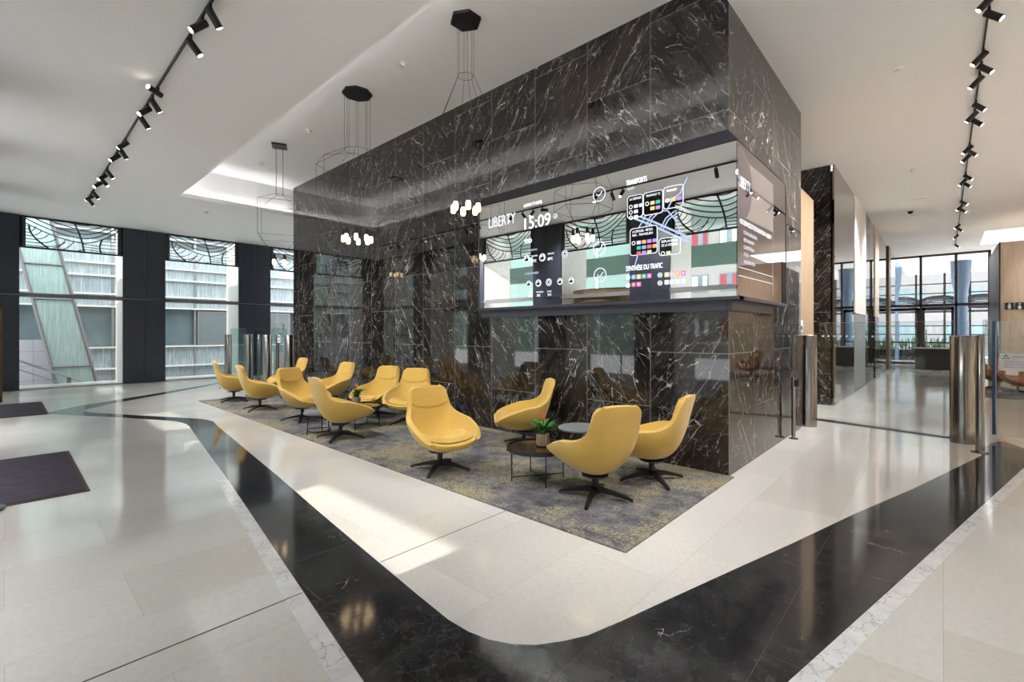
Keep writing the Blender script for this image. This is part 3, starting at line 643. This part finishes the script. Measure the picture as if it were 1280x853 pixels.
# ------------------------------------------------------------------ rugs and mats
r_ = MB().box((-11.85, 2.85, 0), (-1.58, YC-.004, .012)).build('area_rug', M['rug']); tag(r_, 'large mottled grey and gold carpet under the yellow chairs', 'rug')
def mat(x0, x1, y0, y1, lab):
    t = thing('entrance_mat', lab, 'mat', ((x0+x1)/2, (y0+y1)/2, 0)); w_, h_ = (x1-x0)/2, (y1-y0)/2
    MB().prism([(-w_, -h_), (w_, -h_), (w_, h_), (-w_, h_)], 0, .008).build('rubber_border', M['mate'], t)
    MB().prism([(-w_+.03, -h_+.03), (w_-.03, -h_+.03), (w_-.03, h_-.03), (-w_+.03, h_-.03)], .006, .014).build('pile', M['matt'], t)
mat(-8.08, -5.91, -.40, .55, 'larger dark purple entrance mat at the left, nearest the viewer'); mat(-14.2, -12.0, -.40, .55, 'farther dark entrance mat by the left windows')
r2 = MB().box((.55, 15.2, 0), (4.8, 17.9, .012)).build('area_rug', M['rug']); tag(r2, 'dark carpet under the brown chairs beyond the glass gate', 'rug')

# ------------------------------------------------------------------ lounge chairs
# t, centre line (y, z), rim (y, z), half width
ROW = [(0.0, .385, .290, .388, .325, .20), (.6, .41, .318, .415, .362, .255), (1.2, .405, .325, .408, .392, .305), (2, .335, .292, .345, .430, .345), (3, .205, .252, .24, .472, .367), (4, .06, .237, .12, .508, .374), (5, -.085, .25, .005, .538, .370), (6, -.20, .30, -.115, .552, .350), (7, -.28, .395, -.215, .578, .315), (8, -.328, .505, -.290, .625, .280),
       (9, -.36, .615, -.332, .692, .264), (10, -.386, .72, -.362, .762, .256), (11, -.408, .808, -.390, .820, .242), (11.6, -.416, .852, -.404, .850, .212), (12, -.418, .875, -.412, .862, .165)]
def cr(t, j):
    k = 0
    while k < len(ROW)-2 and ROW[k+1][0] < t: k += 1
    p = [ROW[max(0, min(len(ROW)-1, k+d))] for d in (-1, 0, 1, 2)]
    x0, x1 = p[1][0], p[2][0]; s = (t-x0)/(x1-x0)
    m1 = (p[2][j]-p[0][j])/max(1e-6, p[2][0]-p[0][0])*(x1-x0); m2 = (p[3][j]-p[1][j])/max(1e-6, p[3][0]-p[1][0])*(x1-x0)
    return (2*s**3-3*s*s+1)*p[1][j]+(s**3-2*s*s+s)*m1+(-2*s**3+3*s*s)*p[2][j]+(s**3-s*s)*m2
AM = 1.30
def sheet0(t, s):
    yc, zc, yr_, zr_, w_ = (cr(t, j) for j in (1, 2, 3, 4, 5))
    k = (1-cos(s*AM))/(1-cos(AM))
    return V((.91*w_*sin(s*AM)/sin(AM), .87*(yc+(yr_-yc)*k), zc+(zr_-zc)*k))
def sheet(t, s, off=0.0):
    p = sheet0(t, s)
    if off:
        e = .05; a = sheet0(min(12, t+e), s)-sheet0(max(0, t-e), s); b_ = sheet0(t, s+.02)-sheet0(t, s-.02)
        p = p+a.cross(b_).normalized()*off
    return p
def shell_mesh(mat):
    NT_, NS = 44, 26; vs = []; fs = []
    for i in range(NT_+1):
        for j in range(NS+1): vs.append(sheet(12*i/NT_, -1+2*j/NS))
    for i in range(NT_):
        for j in range(NS): a = i*(NS+1)+j; fs.append((a, a+1, a+NS+2, a+NS+1))
    b = MB(); b.add(vs, fs); o = b.build('shell', mat, None, True)
    for p_ in o.data.polygons: p_.use_smooth = True
    m = o.modifiers.new('s', 'SOLIDIFY'); m.thickness = .052; m.offset = 0; m.use_quality_normals = True
    m = o.modifiers.new('v', 'BEVEL'); m.width = .02; m.segments = 3; m.angle_limit = R(50)
    bake(o); return o
def bake(o):
    dg = bpy.context.evaluated_depsgraph_get(); dg.update()
    me = bpy.data.meshes.new_from_object(o.evaluated_get(dg)); o.modifiers.clear(); o.data = me
    me.polygons.foreach_set('use_smooth', [True]*len(me.polygons))
def pad(name, t0, t1, s0, th, base, mat, nt=18, ns=18, pw=4, q0=.1, kp=.5):
    vs = []; fs = []
    for side in (0, 1):
        for i in range(nt+1):
            for j in range(ns+1):
                a = -1+2*i/nt; b_ = -1+2*j/ns
                k = max(0, (1-abs(a)**pw)*(1-abs(b_)**pw))**kp
                # rounded-rectangle outline
                q = 1-q0*abs(a)**4
                vs.append(sheet(t0+(t1-t0)*(i/nt), b_*s0*q, base+(th*k if side else 0)))
    N = (nt+1)*(ns+1)
    for i in range(nt):
        for j in range(ns):
            a = i*(ns+1)+j; fs.append((a, a+ns+1, a+ns+2, a+1)); fs.append((N+a, N+a+1, N+a+ns+2, N+a+ns+1))
    return MB().add(vs, fs).build(name, mat, None, True)
def make_chair(mat, label, cat, group):
    t = thing('lounge_chair', label, cat, group=group)
    parts = [shell_mesh(mat), pad('seat_cushion', 1.2, 4.9, .74, .075, .034, mat, pw=5, q0=.08, kp=.36), pad('headrest', 9.0, 11.88, 1.0, .018, .024, mat, pw=14, q0=0)]
    for o in parts: o.parent = t
    MB().lathe([(.12, .20), (.12, .212), (.05, .212), (.028, .20), (.028, .085), (.05, .075), (.05, .05), (0, .05)], n=20).build('column', M['blackm'], t, True)
    for k in range(4):
        a = k*pi/2+pi/4; d = V((cos(a), sin(a), 0)); n_ = V((-sin(a), cos(a), 0))
        b = MB(); vs = []
        for r, z0, z1, w_ in ((.03, .055, .10, .024), (.15, .045, .080, .021), (.30, .018, .038, .016), (.335, .002, .026, .013)):
            for z in (z0, z1): vs += [d*r+n_*w_+V((0, 0, z)), d*r-n_*w_+V((0, 0, z))]
        fs = [(0, 1, 3, 2), (12, 14, 15, 13)]
        for i in range(3):
            o = i*4; fs += [(o, o+4, o+5, o+1), (o+2, o+3, o+7, o+6), (o, o+2, o+6, o+4), (o+1, o+5, o+7, o+3)]
        b.add(vs, fs).build('leg', M['blackm'], t)
    MB().cyl((.13, -.245, .315), (.13, -.268, .305), .012, n=12).build('leather_tag', M['mate'], t)
    return t
Y_ = 'yellow lounge chair '
CH = [(-2.302, 3.60, 148, Y_+'nearest the viewer, back turned, beside the glass topped table'),
      (-2.158, 4.414, 108, Y_+'in profile against the marble corner, facing left'),
      (-4.014, 4.585, 84, Y_+'in profile behind the near black table, facing left'),
      (-4.005, 3.195, -24, Y_+'standing alone in the middle with its seat turned to the viewer'),
      (-6.40, 4.47, 20, Y_+'by the marble wall, right one of a front-facing pair'),
      (-7.30, 4.42, 38, Y_+'by the marble wall, left one of a front-facing pair'),
      (-6.205, 3.19, -112, Y_+'with its back turned, in front of the farther planted table'),
      (-7.94, 3.404, -38, Y_+'facing right in the front row, left of the farther planted table'),
      (-8.90, 4.40, 58, Y_+'by the marble wall half hidden behind a chair back'),
      (-9.60, 3.31, -102, Y_+'in the front row showing its side, second from the far end'),
      (-11.23, 3.35, -92, Y_+'at the far end of the front row near the turnstiles'),
      (-11.2, 4.47, 70, Y_+'at the far back, only a sliver of backrest showing')]
proto = None
for k, (x, y, th, lb) in enumerate(CH):
    if proto is None: proto = c = make_chair(M['yellow'], lb, 'lounge chair', 'yellow swivel lounge chairs on the carpet')
    else: c = copy_tree(proto)
    c['label'] = lb; c.location = (x, y, .012)
    fa = math.atan2(-y, -x)-R(th)           # facing direction
    c.rotation_euler.z = fa-pi/2
    legrot = 0
bproto = None
for k, (x, y, a, lb) in enumerate(((1.30, 16.3, 200, 'brown leather lounge chair beyond the glass gate, right of the blue edge'), (.98, 17.3, 250, 'brown leather lounge chair behind the steel post, partly hidden'))):
    if bproto is None: bproto = c = make_chair(M['brown'], lb, 'lounge chair', 'brown lounge chairs beyond the gate')
    else: c = copy_tree(bproto)
    c['label'] = lb; c.location = (x, y, .012); c.rotation_euler.z = R(a)

# ------------------------------------------------------------------ tables and plants
def low_table(x, y, r, h, lab, a0):
    t = thing('coffee_table', lab, 'coffee table', (x, y, .012), a0)
    MB().lathe([(0, h-.012), (r-.02, h-.012), (r-.02, h), (0, h)], n=48).build('table_top', M['ttop'], t)
    MB().lathe([(r-.02, h-.035), (r, h-.03), (r, h+.012), (r-.018, h+.012), (r-.018, h-.014), (0, h-.014), (0, h-.034), (r-.02, h-.035)], n=48).build('rim', M['blackm'], t, True)
    for k in range(4):
        a = k*pi/2; MB().cyl((.86*r*cos(a), .86*r*sin(a), 0), (.86*r*cos(a), .86*r*sin(a), h-.03), .007, n=8).build('leg', M['blackm'], t)
    for k in range(2):
        a = k*pi/2; MB().cyl((.86*r*cos(a), .86*r*sin(a), .03+.012*k), (-.86*r*cos(a), -.86*r*sin(a), .03+.012*k), .006, n=8).build('crossbar', M['blackm'], t)
low_table(-3.01, 3.65, .315, .335, 'round low table with bronze top and thin black legs beside the nearest chair', 2.55)
low_table(-6.72, 3.80, .33, .335, 'round low table with bronze top between the farther chairs', 2.3)
def side_table(x, y, r, h, lab):
    t = thing('side_table', lab, 'side table', (x, y, .0125))
    o = MB().lathe([(0, h-.03), (r-.015, h-.03), (r, h-.02), (r, h-.006), (r-.012, h), (0, h)], n=40).build('table_top', M['greytop'], t, True)
    for k in range(3):
        a = k*2*pi/3+.4; MB().cyl((.8*r*cos(a), .8*r*sin(a), 0), (.7*r*cos(a), .7*r*sin(a), h-.03), .008, n=8).build('leg', M['blackm'], t)
    MB().lathe([(.74*r, .05), (.76*r, .05), (.76*r, .062), (.74*r, .062), (.74*r, .05)], n=30).build('leg_ring', M['blackm'], t)
side_table(-3.02, 4.42, .25, .415, 'small round grey topped side table near the marble wall'); side_table(-6.72, 3.13, .22, .32, 'small round grey topped side table behind a turned yellow chair')
def plant(x, y, z, lab, seed):
    rd = random.Random(seed)
    t = thing('potted_plant', lab, 'potted plant', (x, y, z))
    MB().lathe([(0, 0), (.058, 0), (.066, .01), (.068, .115), (.062, .118), (.058, .10), (0, .10)], n=28).build('pot', M['pot'], t, True)
    b = MB()
    for i in range(30):
        a = rd.uniform(0, 6.28); L = rd.uniform(.12, .23); up = rd.uniform(.35, 1.1)
        pts = [V((.015*cos(a), .015*sin(a), .10))]
        for s in (.3, .6, .85, 1): pts.append(V((cos(a)*L*s*.85, sin(a)*L*s*.85, .10+up*.17*s*(1.7-s)+.02)))
        n_ = V((-sin(a), cos(a), 0)); vs = []; ws = [.010, .017, .015, .009, .001]
        for p, w_ in zip(pts, ws): vs += [p-n_*w_, p+V((0, 0, -.004)), p+n_*w_]
        fs = []
        for k in range(4): o = k*3; fs += [(o, o+1, o+4, o+3), (o+1, o+2, o+5, o+4)]
        b.add(vs, fs)
    b.build('leaves', M['leaf'], t, True)
    b = MB(); b.tube([(0, 0, .1), (.004, .002, .2), (.006, .003, .265)], .006, 6); b.build('stem', M['leaf'], t)
    b = MB()
    for i in range(9):
        a = i*2.4; h_ = .25+.006*i; b.tube([(.006, .003, h_), (.006+.016*cos(a), .003+.016*sin(a), h_+.015), (.006+.018*cos(a), .003+.018*sin(a), h_+.035)], .008, 5, [.6, 1, .1])
    b.build('flower', M['flower'], t, True)
plant(-2.97, 3.68, .359, 'leafy plant with orange flower in ribbed pot on the near table', 3); plant(-6.80, 3.76, .359, 'leafy plant in ribbed pot on the farther table', 5)

# ------------------------------------------------------------------ pendants
def pendant(x, y, n_, rc, zs, zt, zb, rb, rl, zl, lab, a0=0, rs=.1):
    t = thing('pendant_lamp', lab, 'pendant lamp', (x, y, ZH), 0, 'wire frame pendant lamps over the lounge')
    P = lambda r, z, k, o=0: (r*cos(a0+2*pi*(k+o)/n_), r*sin(a0+2*pi*(k+o)/n_), z-ZH)
    MB().prism([P(rc, 0, k)[:2] for k in range(n_)], -.035, 0).build('canopy', M['blackm'], t)
    for k in range(n_): MB().tube([P(rs, ZH-.035, k), P(rs, zs, k)], .0028, 4).build('cable', M['blackm'], t)
    b = MB()
    for k in range(n_):
        b.tube([P(rs, zs, k), P(rs, zs, k+1)], .003, 4); b.tube([P(rs, zs, k), P(rb, zt, k)], .003, 4)
        b.tube([P(rb, zt, k), P(rb, zt, k+1)], .003, 4); b.tube([P(rb, zb, k), P(rb, zb, k+1)], .003, 4)
        b.tube([P(rb, zt, k), P(rb, zb, k)], .003, 4); b.tube([P(rb, zb, k), P(rl, zl+.17, k)], .003, 4)
    b.build('wire_frame', M['blackm'], t)
    for k in range(n_):
        x_, y_, _ = P(rl, 0, k)
        s = MB().lathe([(0, .18), (.008, .18), (.026, .165), (.026, .075), (0, .075)], (x_, y_, zl-ZH), 16).build('lamp_holder', M['blackm'], t, True)
        MB().lathe([(0, -.03), (.022, -.026), (.031, -.01), (.031, .05), (.022, .075), (0, .075)], (x_, y_, zl-ZH), 16).build('bulb', M['bulb'], s, True)
pendant(-4.19, 3.73, 6, .19, 4.55, 3.72, 3.42, .46, .155, 2.95, 'hexagonal pendant of black wires and glowing bulbs, nearest of three', .52)
pendant(-6.72, 3.73, 8, .225, 4.32, 4.07, 3.46, .60, .205, 2.92, 'eight bulb black wire pendant, middle of three', .2, .19)
pendant(-9.76, 3.73, 4, .19, 4.24, 4.06, 3.38, .50, .13, 2.86, 'four bulb square wire pendant, farthest of three by the left windows', .35, .085)

# ------------------------------------------------------------------ track lights
def track(name_lab, p, q):
    t = MB(); a, b_ = V(p), V(q); d = (b_-a).normalized(); n_ = V((-d.y, d.x, 0))*.009
    vs = [a-n_, a+n_, b_+n_, b_-n_]; vs += [v+V((0, 0, .0315)) for v in vs]
    t.add(vs, [(3, 2, 1, 0), (4, 5, 6, 7), (0, 1, 5, 4), (1, 2, 6, 5), (2, 3, 7, 6), (3, 0, 4, 7)])
    return tag(t.build('light_track', M['blackm']), name_lab, 'light track')
def make_spot():
    t = thing('track_spotlight', 'x', 'spotlight')
    MB().cyl((0, 0, 0), (0, 0, -.06), .014, n=12).build('bracket', M['blackm'], t)
    b = MB().cyl((0, 0, .075), (0, 0, -.095), .034, n=24).build('barrel', M['blackm'], t, True)
    MB().cyl((0, 0, -.0955), (0, 0, -.0975), .027, n=20).build('lens', M['lens'], b)
    b.location = (0, 0, -.085)
    return t
sp0 = make_spot(); used = False
def spot(x, y, z, d, lab, group, power, size=80, on=True):
    global used
    t = sp0 if not used else copy_tree(sp0); used = True
    t.location = (x, y, z); t['label'] = lab; t['group'] = group
    d = V(d).normalized(); br = [c for c in t.children if c.name.startswith('barrel')][0]
    br.rotation_euler = d.to_track_quat('-Z', 'Y').to_euler(); br.location = V((0, 0, -.075))+d*.035
    if not on: br.children[0].data = br.children[0].data.copy(); br.children[0].data.materials[0] = M['lens0']
    if power and on:
        l = bpy.data.lights.new('spot_beam', 'SPOT'); l.energy = power; l.color = (1, .985, .975); l.spot_size = R(size); l.spot_blend = .8; l.shadow_soft_size = .04
        o = bpy.data.objects.new('spot_beam', l); col.objects.link(o); o.parent = br; o.location = (0, 0, -.13)
zt = ZL-.032
track('long black ceiling track running above the left floor', (-.4, 1.265, zt), (-14.3, 1.265, zt))
LS = [(-4.6, 1), (-4.877, 1), (-5.125, -1), (-5.535, 1), (-7.0, -1), (-7.3, 1), (-7.62, -1), (-8.0, 1), (-9.227, -1), (-9.65, 1), (-10.01, -1), (-11.08, 1), (-11.46, -1), (-11.78, 1), (-12.1, -1), (-13.0, 1), (-13.4, -1), (-13.78, 1)]
ords = 'first second third fourth fifth sixth seventh eighth ninth tenth eleventh twelfth thirteenth fourteenth fifteenth sixteenth seventeenth eighteenth nineteenth twentieth twenty-first twenty-second twenty-third'.split()
LS = [(-1.0, 1), (-1.4, -1), (-2.6, 1), (-3.0, -1)] + LS[1:]
for k, (x, s) in enumerate(LS):
    d = (random.uniform(-.25, .25), .55*s if s > 0 else -.62, -.75 if s > 0 else -.62)
    if abs(x+7.0) < .01: d = (.5, -.8, .12)
    spot(x, 1.265, zt, d, 'black tube spotlight, %s along the left track counting from the near end' % ords[k], 'spotlights on the left track', 0 if abs(x+7.0) < .01 else 105 if s > 0 else 215, on=True)
zt = ZR-.032
track('long black ceiling track running down the corridor on the right', (.35, 3.2, zt), (.35, 25.6, zt))
RS = [(4.2, -1), (4.6, 1), (6.61, -1), (6.941, 1), (7.916, -1), (8.271, 1), (8.642, -1), (9.61, 1), (9.976, -1), (10.287, 1), (11.742, -1), (11.99, 1), (12.3, -1), (13.832, 1), (14.216, -1), (14.504, 1), (16.5, 1), (17.1, -1), (17.5, 1), (20.1, -1), (20.7, 1), (22.2, -1), (24.6, 1)]
for k, (y, s) in enumerate(RS):
    spot(.35, y, zt, (.75*s, random.uniform(-.15, .15), -.75), 'black tube spotlight, %s along the corridor track counting from the near end' % ords[k], 'spotlights on the corridor track', 215)

# ------------------------------------------------------------------ small ceiling things
for (x, y, z, lb) in ((-5.505, 3.756, ZH, 'round white ceiling sensor between the hexagonal and eight bulb pendants'), (-8.647, 3.825, ZH, 'round white ceiling sensor between the middle and farthest pendants'), (-11.086, 3.841, ZH, 'round white ceiling sensor beyond the farthest pendant'), (-13.54, 3.423, ZL, 'round white ceiling sensor on the lower ceiling by the left windows'), (-.428, 7.835, ZR, 'round white ceiling sensor right of the marble corner'), (-.46, 12.951, ZR, 'round white ceiling sensor farther down the corridor')):
    t = thing('ceiling_sensor', lb, 'sensor', (x, y, z), 0, 'white ceiling sensors')
    MB().lathe([(.055, 0), (.055, -.015), (.045, -.02), (0, -.02)], n=24).build('base', M['sensor'], t, True); MB().lathe([(.035, -.02), (.033, -.045), (.02, -.055), (0, -.056)], n=20).build('dome', M['sensor'], t, True)
t = thing('emergency_light', 'white rectangular emergency light on the corridor ceiling', 'emergency light', (-.479, 15.6, ZR)); MB().box((-.17, -.09, -.06), (.17, .09, 0)).build('housing', M['sensor'], t); MB().box((-.15, -.07, -.066), (.15, .07, -.06)).build('diffuser', M['paper'], t)
t = thing('dome_camera', 'small black dome camera on the corridor ceiling', 'camera', (-.685, 17.3, ZR)); MB().lathe([(.075, 0), (.075, -.02), (0, -.02)], n=20).build('base', M['sensor'], t); MB().lathe([(.06, -.02), (.055, -.06), (.03, -.085), (0, -.09)], n=20).build('dome', M['smoke'], t, True)
cp_ = thing('light_coffer', 'bright white ceiling light panel beyond the gate at the right', 'ceiling light', (2.1, 24.0, ZR)); MB().box((-1.05, -1.5, -.03), (1.2, 1.7, -.012)).build('diffuser', M['panel'], cp_); MB().box((-1.1, -1.55, -.012), (1.25, 1.75, 0)).build('frame', M['sensor'], cp_)

cv = thing('cove_light', 'thin white strip light along the far edge of the raised ceiling recess', 'strip light', (-12.54, 3.86, ZL+.024)); MB().box((0, -1.2, 0), (.03, 1.2, .012)).build('profile', M['sensor'], cv); MB().box((.002, -1.2, .012), (.028, 1.2, .02)).build('diffuser', M['cove2'], cv)
cv = thing('cove_light', 'thin white strip light along the long front edge of the raised ceiling recess', 'strip light', (-7.0, 2.50, ZL+.024)); MB().box((-5.4, 0, 0), (5.3, .03, .012)).build('profile', M['sensor'], cv); MB().box((-5.4, .002, .012), (5.3, .028, .02)).build('diffuser', M['cove'], cv)

# ------------------------------------------------------------------ gates
def bollard(x, y, r, h, lab, grp, flange=False):
    t = thing('gate_bollard', lab, 'bollard', (x, y, 0), 0, grp)
    MB().lathe([(r, 0), (r, h-.012), (r-.006, h-.004), (0, h-.004)], n=40).build('post', M['steel'], t, True)
    MB().lathe([(0, h-.004), (r-.012, h-.004), (r-.014, h), (0, h)], n=40).build('cap', M['alu'], t, True)
    if flange: MB().lathe([(r+.045, 0), (r+.045, .008), (r+.002, .014), (r, .03)], n=32).build('floor_flange', M['steel'], t, True)
    return t
gr = 'steel posts of the right gate'; gl_ = 'steel posts of the far turnstiles'
bollard(-1.60, 8.70, .135, 1.45, 'thick brushed steel bollard beside the marble block edge', gr)
bollard(.19, 8.80, .13, 1.45, 'thick brushed steel bollard at the right, next to a thin post', gr)
bollard(.335, 8.20, .044, 1.46, 'thin steel post with floor flange in front of the thick right bollard', gr, True)
bollard(.32, 8.97, .05, 1.45, 'slim steel post just behind the thick right bollard', gr)
t = thing('sensor_post', 'short slim steel post against the side of the marble block', 'post', (-1.545, 7.5, 0)); MB().cyl((0, 0, .006), (0, 0, .86), .026, n=20).build('post', M['steel'], t, True); MB().lathe([(.06, 0), (.06, .008), (0, .008)], n=24).build('base_plate', M['steel'], t); MB().box((.012, -.03, .74), (.07, .03, .83)).build('reader', M['smoke'], t)
for (x, y, r, lb) in ((-17.06, 4.92, .10, 'steel turnstile bollard farthest left, before the second window'), (-15.6, 5.05, .125, 'steel turnstile bollard second from left'), (-14.05, 5.03, .125, 'steel turnstile bollard third from left'), (-12.95, 5.2, .125, 'steel turnstile bollard next to the marble block')):
    bollard(x, y, r, 1.42, lb, gl_)
for (x, y, lb) in ((-15.55, 5.33, 'thin steel turnstile post behind the second bollard'), (-14.0, 5.3, 'thin steel turnstile post behind the third bollard')): bollard(x, y, .05, 1.42, lb, gl_)
def pane(name, p, q, z0, z1, lab, cat, mat='gglass', th=.012, dots=0, edge=None, grp=None):
    p, q = V((*p, 0)), V((*q, 0)); L = (q-p).length; a = math.atan2(q.y-p.y, q.x-p.x)
    t = thing(name, lab, cat, p, a, grp)
    MB().box((0, -th/2, z0), (L, th/2, z1)).build('glass_sheet', M[mat], t)
    MB().box((0, -th/2-.001, z1), (L, th/2+.001, z1+.004)).build('polished_edge', M['alu'], t)
    if edge: MB().box((-.012, -.03, z0), (.02, .03, z1+.01)).build('edge_strip', M[edge], t)
    if dots:
        b = MB()
        for k in range(dots): b.box((L*(k+.5)/dots-.012, -th/2-.002, 1.415), (L*(k+.5)/dots+.012, th/2+.002, 1.44))
        b.build('marker_dots', M['paper'], t)
    return t
pane('glass_gate', (-1.56, 9.48), (-.78, 9.31), .004, 1.65, 'left clear glass leaf of the right gate beside the marble block', 'glass gate', dots=9)
pane('glass_gate', (-.74, 9.30), (.10, 9.12), .004, 1.65, 'right clear glass leaf of the right gate beside the thick bollard', 'glass gate')
pane('glass_gate', (.515, 9.30), (2.9, 8.7), .08, 1.64, 'clear glass gate panel with a blue edge at the far right', 'glass gate', edge='blue')
t = pane('glass_fin', (.40, 9.05), (.47, 9.28), .9, 1.66, 'small green tinted glass fin behind the thin right post', 'glass fin', 'teal')
pane('turnstile_glass', (-16.93, 4.95), (-15.76, 5.05), .004, 1.6, 'green tinted turnstile glass between the two left bollards', 'glass gate', 'teal'); pane('turnstile_glass', (-15.36, 5.12), (-14.9, 5.25), .1, 1.58, 'green tinted turnstile glass behind the second bollard', 'glass gate', 'teal'); t = pane('turnstile_glass', (-13.9, 5.1), (-13.1, 5.2), .95, 1.6, 'green tinted turnstile glass with a traffic symbol sign', 'glass gate', 'teal')
MB().box((.38, -.03, 1.2), (.5, -.008, 1.42)).build('sign_plate', M['paper'], t); MB().cyl((.44, -.031, 1.36), (.44, -.036, 1.36), .03, n=16).build('black_symbol', M['smoke'], t); MB().cyl((.44, -.031, 1.27), (.44, -.036, 1.27), .03, n=16).build('red_symbol', badge('r'), t)
t = thing('access_kiosk', 'pale grey access kiosk behind the far turnstiles', 'kiosk', (-15.0, 5.7, 0)); MB().box((-.15, -.1, 0), (.15, .1, 1.05)).build('cabinet', M['concrete'], t); MB().box((-.02, -.105, .2), (.02, -.1, .9)).build('door_seam', M['ink'], t); MB().box((-.32, .0, 1.46), (.3, .05, 1.75)).build('display_panel', M['concrete'], t); MB().box((-.03, .02, 1.0), (.03, .05, 1.5)).build('stem', M['alu'], t)
t = thing('stanchion', 'round dark foot of a stanchion at the left edge of the floor', 'stanchion', (-5.85, -.15, .0145)); MB().lathe([(.16, 0), (.16, .012), (.03, .03), (.018, .05), (.018, .9), (.03, .93), (0, .95)], n=32).build('post', M['smoke'], t, True)
# signs
t = thing('warning_sign', 'white warning notice with triangle on the right glass gate', 'sign', (.515, 9.30, 0), math.atan2(-.6, 2.385))
def sgn(u0, u1, z0, z1, nm, mat, d=-.008): return MB().box((u0, d-.002, z0), (u1, d, z1)).build(nm, M[mat], t)
sgn(.06, .62, .97, 1.21, 'sheet', 'paper')
b = MB()
for a, c in (((.09, 1.135), (.15, 1.135)), ((.15, 1.135), (.12, 1.19)), ((.12, 1.19), (.09, 1.135))): b.tube([(a[0], -.012, a[1]), (c[0], -.012, c[1])], .004, 4)
b.box((.117, -.013, 1.155), (.123, -.011, 1.175)).box((.117, -.013, 1.143), (.123, -.011, 1.148)); b.build('warning_triangle', M['ink'], t)
def wtext(s, u, z, h, w_):
    o = text(t, 'notice_text', s, 0, 0, h, w_, 'ink')
    for v in o.data.vertices: v.co = V((u+v.co.x+XC, -.012, z+v.co.z))
wtext('ATTENTION', .175, 1.15, .022, .16); wtext('PORTE AUTOMATIQUE', .10, 1.085, .018, .34); wtext('NE PAS STATIONNER', .10, 1.05, .018, .30); wtext('DANS LE PASSAGE', .10, 1.015, .018, .30)
t = thing('washroom_sign', 'row of dark washroom pictograms on the pale wood block', 'sign', (1.20, 18.48, 2.1))
for k in range(3):
    x = .03+.19*k; p = MB().box((x, -.012, 0), (x+.17, -.0, .19)).build('plate', M['smoke'], t); b = MB()
    b.cyl((x+.085, -.014, .155), (x+.085, -.012, .155), .02, n=12)
    if k == 2: b.box((x+.03, -.014, .02), (x+.14, -.012, .05)).box((x+.07, -.014, .05), (x+.10, -.012, .13))
    elif k == 1: b.add([(x+.04, -.013, .05), (x+.13, -.013, .05), (x+.085, -.013, .13)], [(0, 1, 2)]).box((x+.06, -.014, .01), (x+.11, -.012, .05))
    else: b.box((x+.055, -.014, .06), (x+.115, -.012, .13)).box((x+.06, -.014, .01), (x+.08, -.012, .06)).box((x+.09, -.014, .01), (x+.11, -.012, .06))
    b.build('pictogram', M['paper'], p)
t = thing('intercom', 'small white and black intercom on the wood portal', 'intercom', (-1.775, 9.1, 1.5)); MB().box((0, -.1, 0), (.02, .1, .2)).build('plate', M['paper'], t); MB().box((.02, -.05, .03), (.026, .05, .1)).build('screen', M['smoke'], t)

# ------------------------------------------------------------------ light
wd = bpy.data.worlds.new('sky'); sc.world = wd; wd.use_nodes = True
nt = wd.node_tree; bg = nt.nodes['Background']; bg.inputs[0].default_value = (.96, .975, 1, 1); bg.inputs[1].default_value = 2.4
sl_ = bpy.data.lights.new('sun', 'SUN'); sl_.energy = 2.5; sl_.angle = R(.6); sl_.color = (1, .95, .87)
so = bpy.data.objects.new('sun', sl_); col.objects.link(so); EL = R(35)
so.rotation_euler = V((0.03, cos(EL), -sin(EL))).to_track_quat('-Z', 'Y').to_euler()
def portal(loc_, rot, sx, sy):
    l = bpy.data.lights.new('sky_portal', 'AREA'); l.shape = 'RECTANGLE'; l.size = sx; l.size_y = sy; l.cycles.is_portal = True
    o = bpy.data.objects.new('sky_portal', l); col.objects.link(o); o.location = loc_; o.rotation_euler = rot
portal((-6, YB-.3, 2.2), (pi/2, 0, 0), 24, 4.5)
portal((XW-.3, 4.5, 2.2), (pi/2, 0, -pi/2), 10, 4.5)
portal((0, 37.6, 2.4), (-pi/2, 0, 0), 8, 4.6)
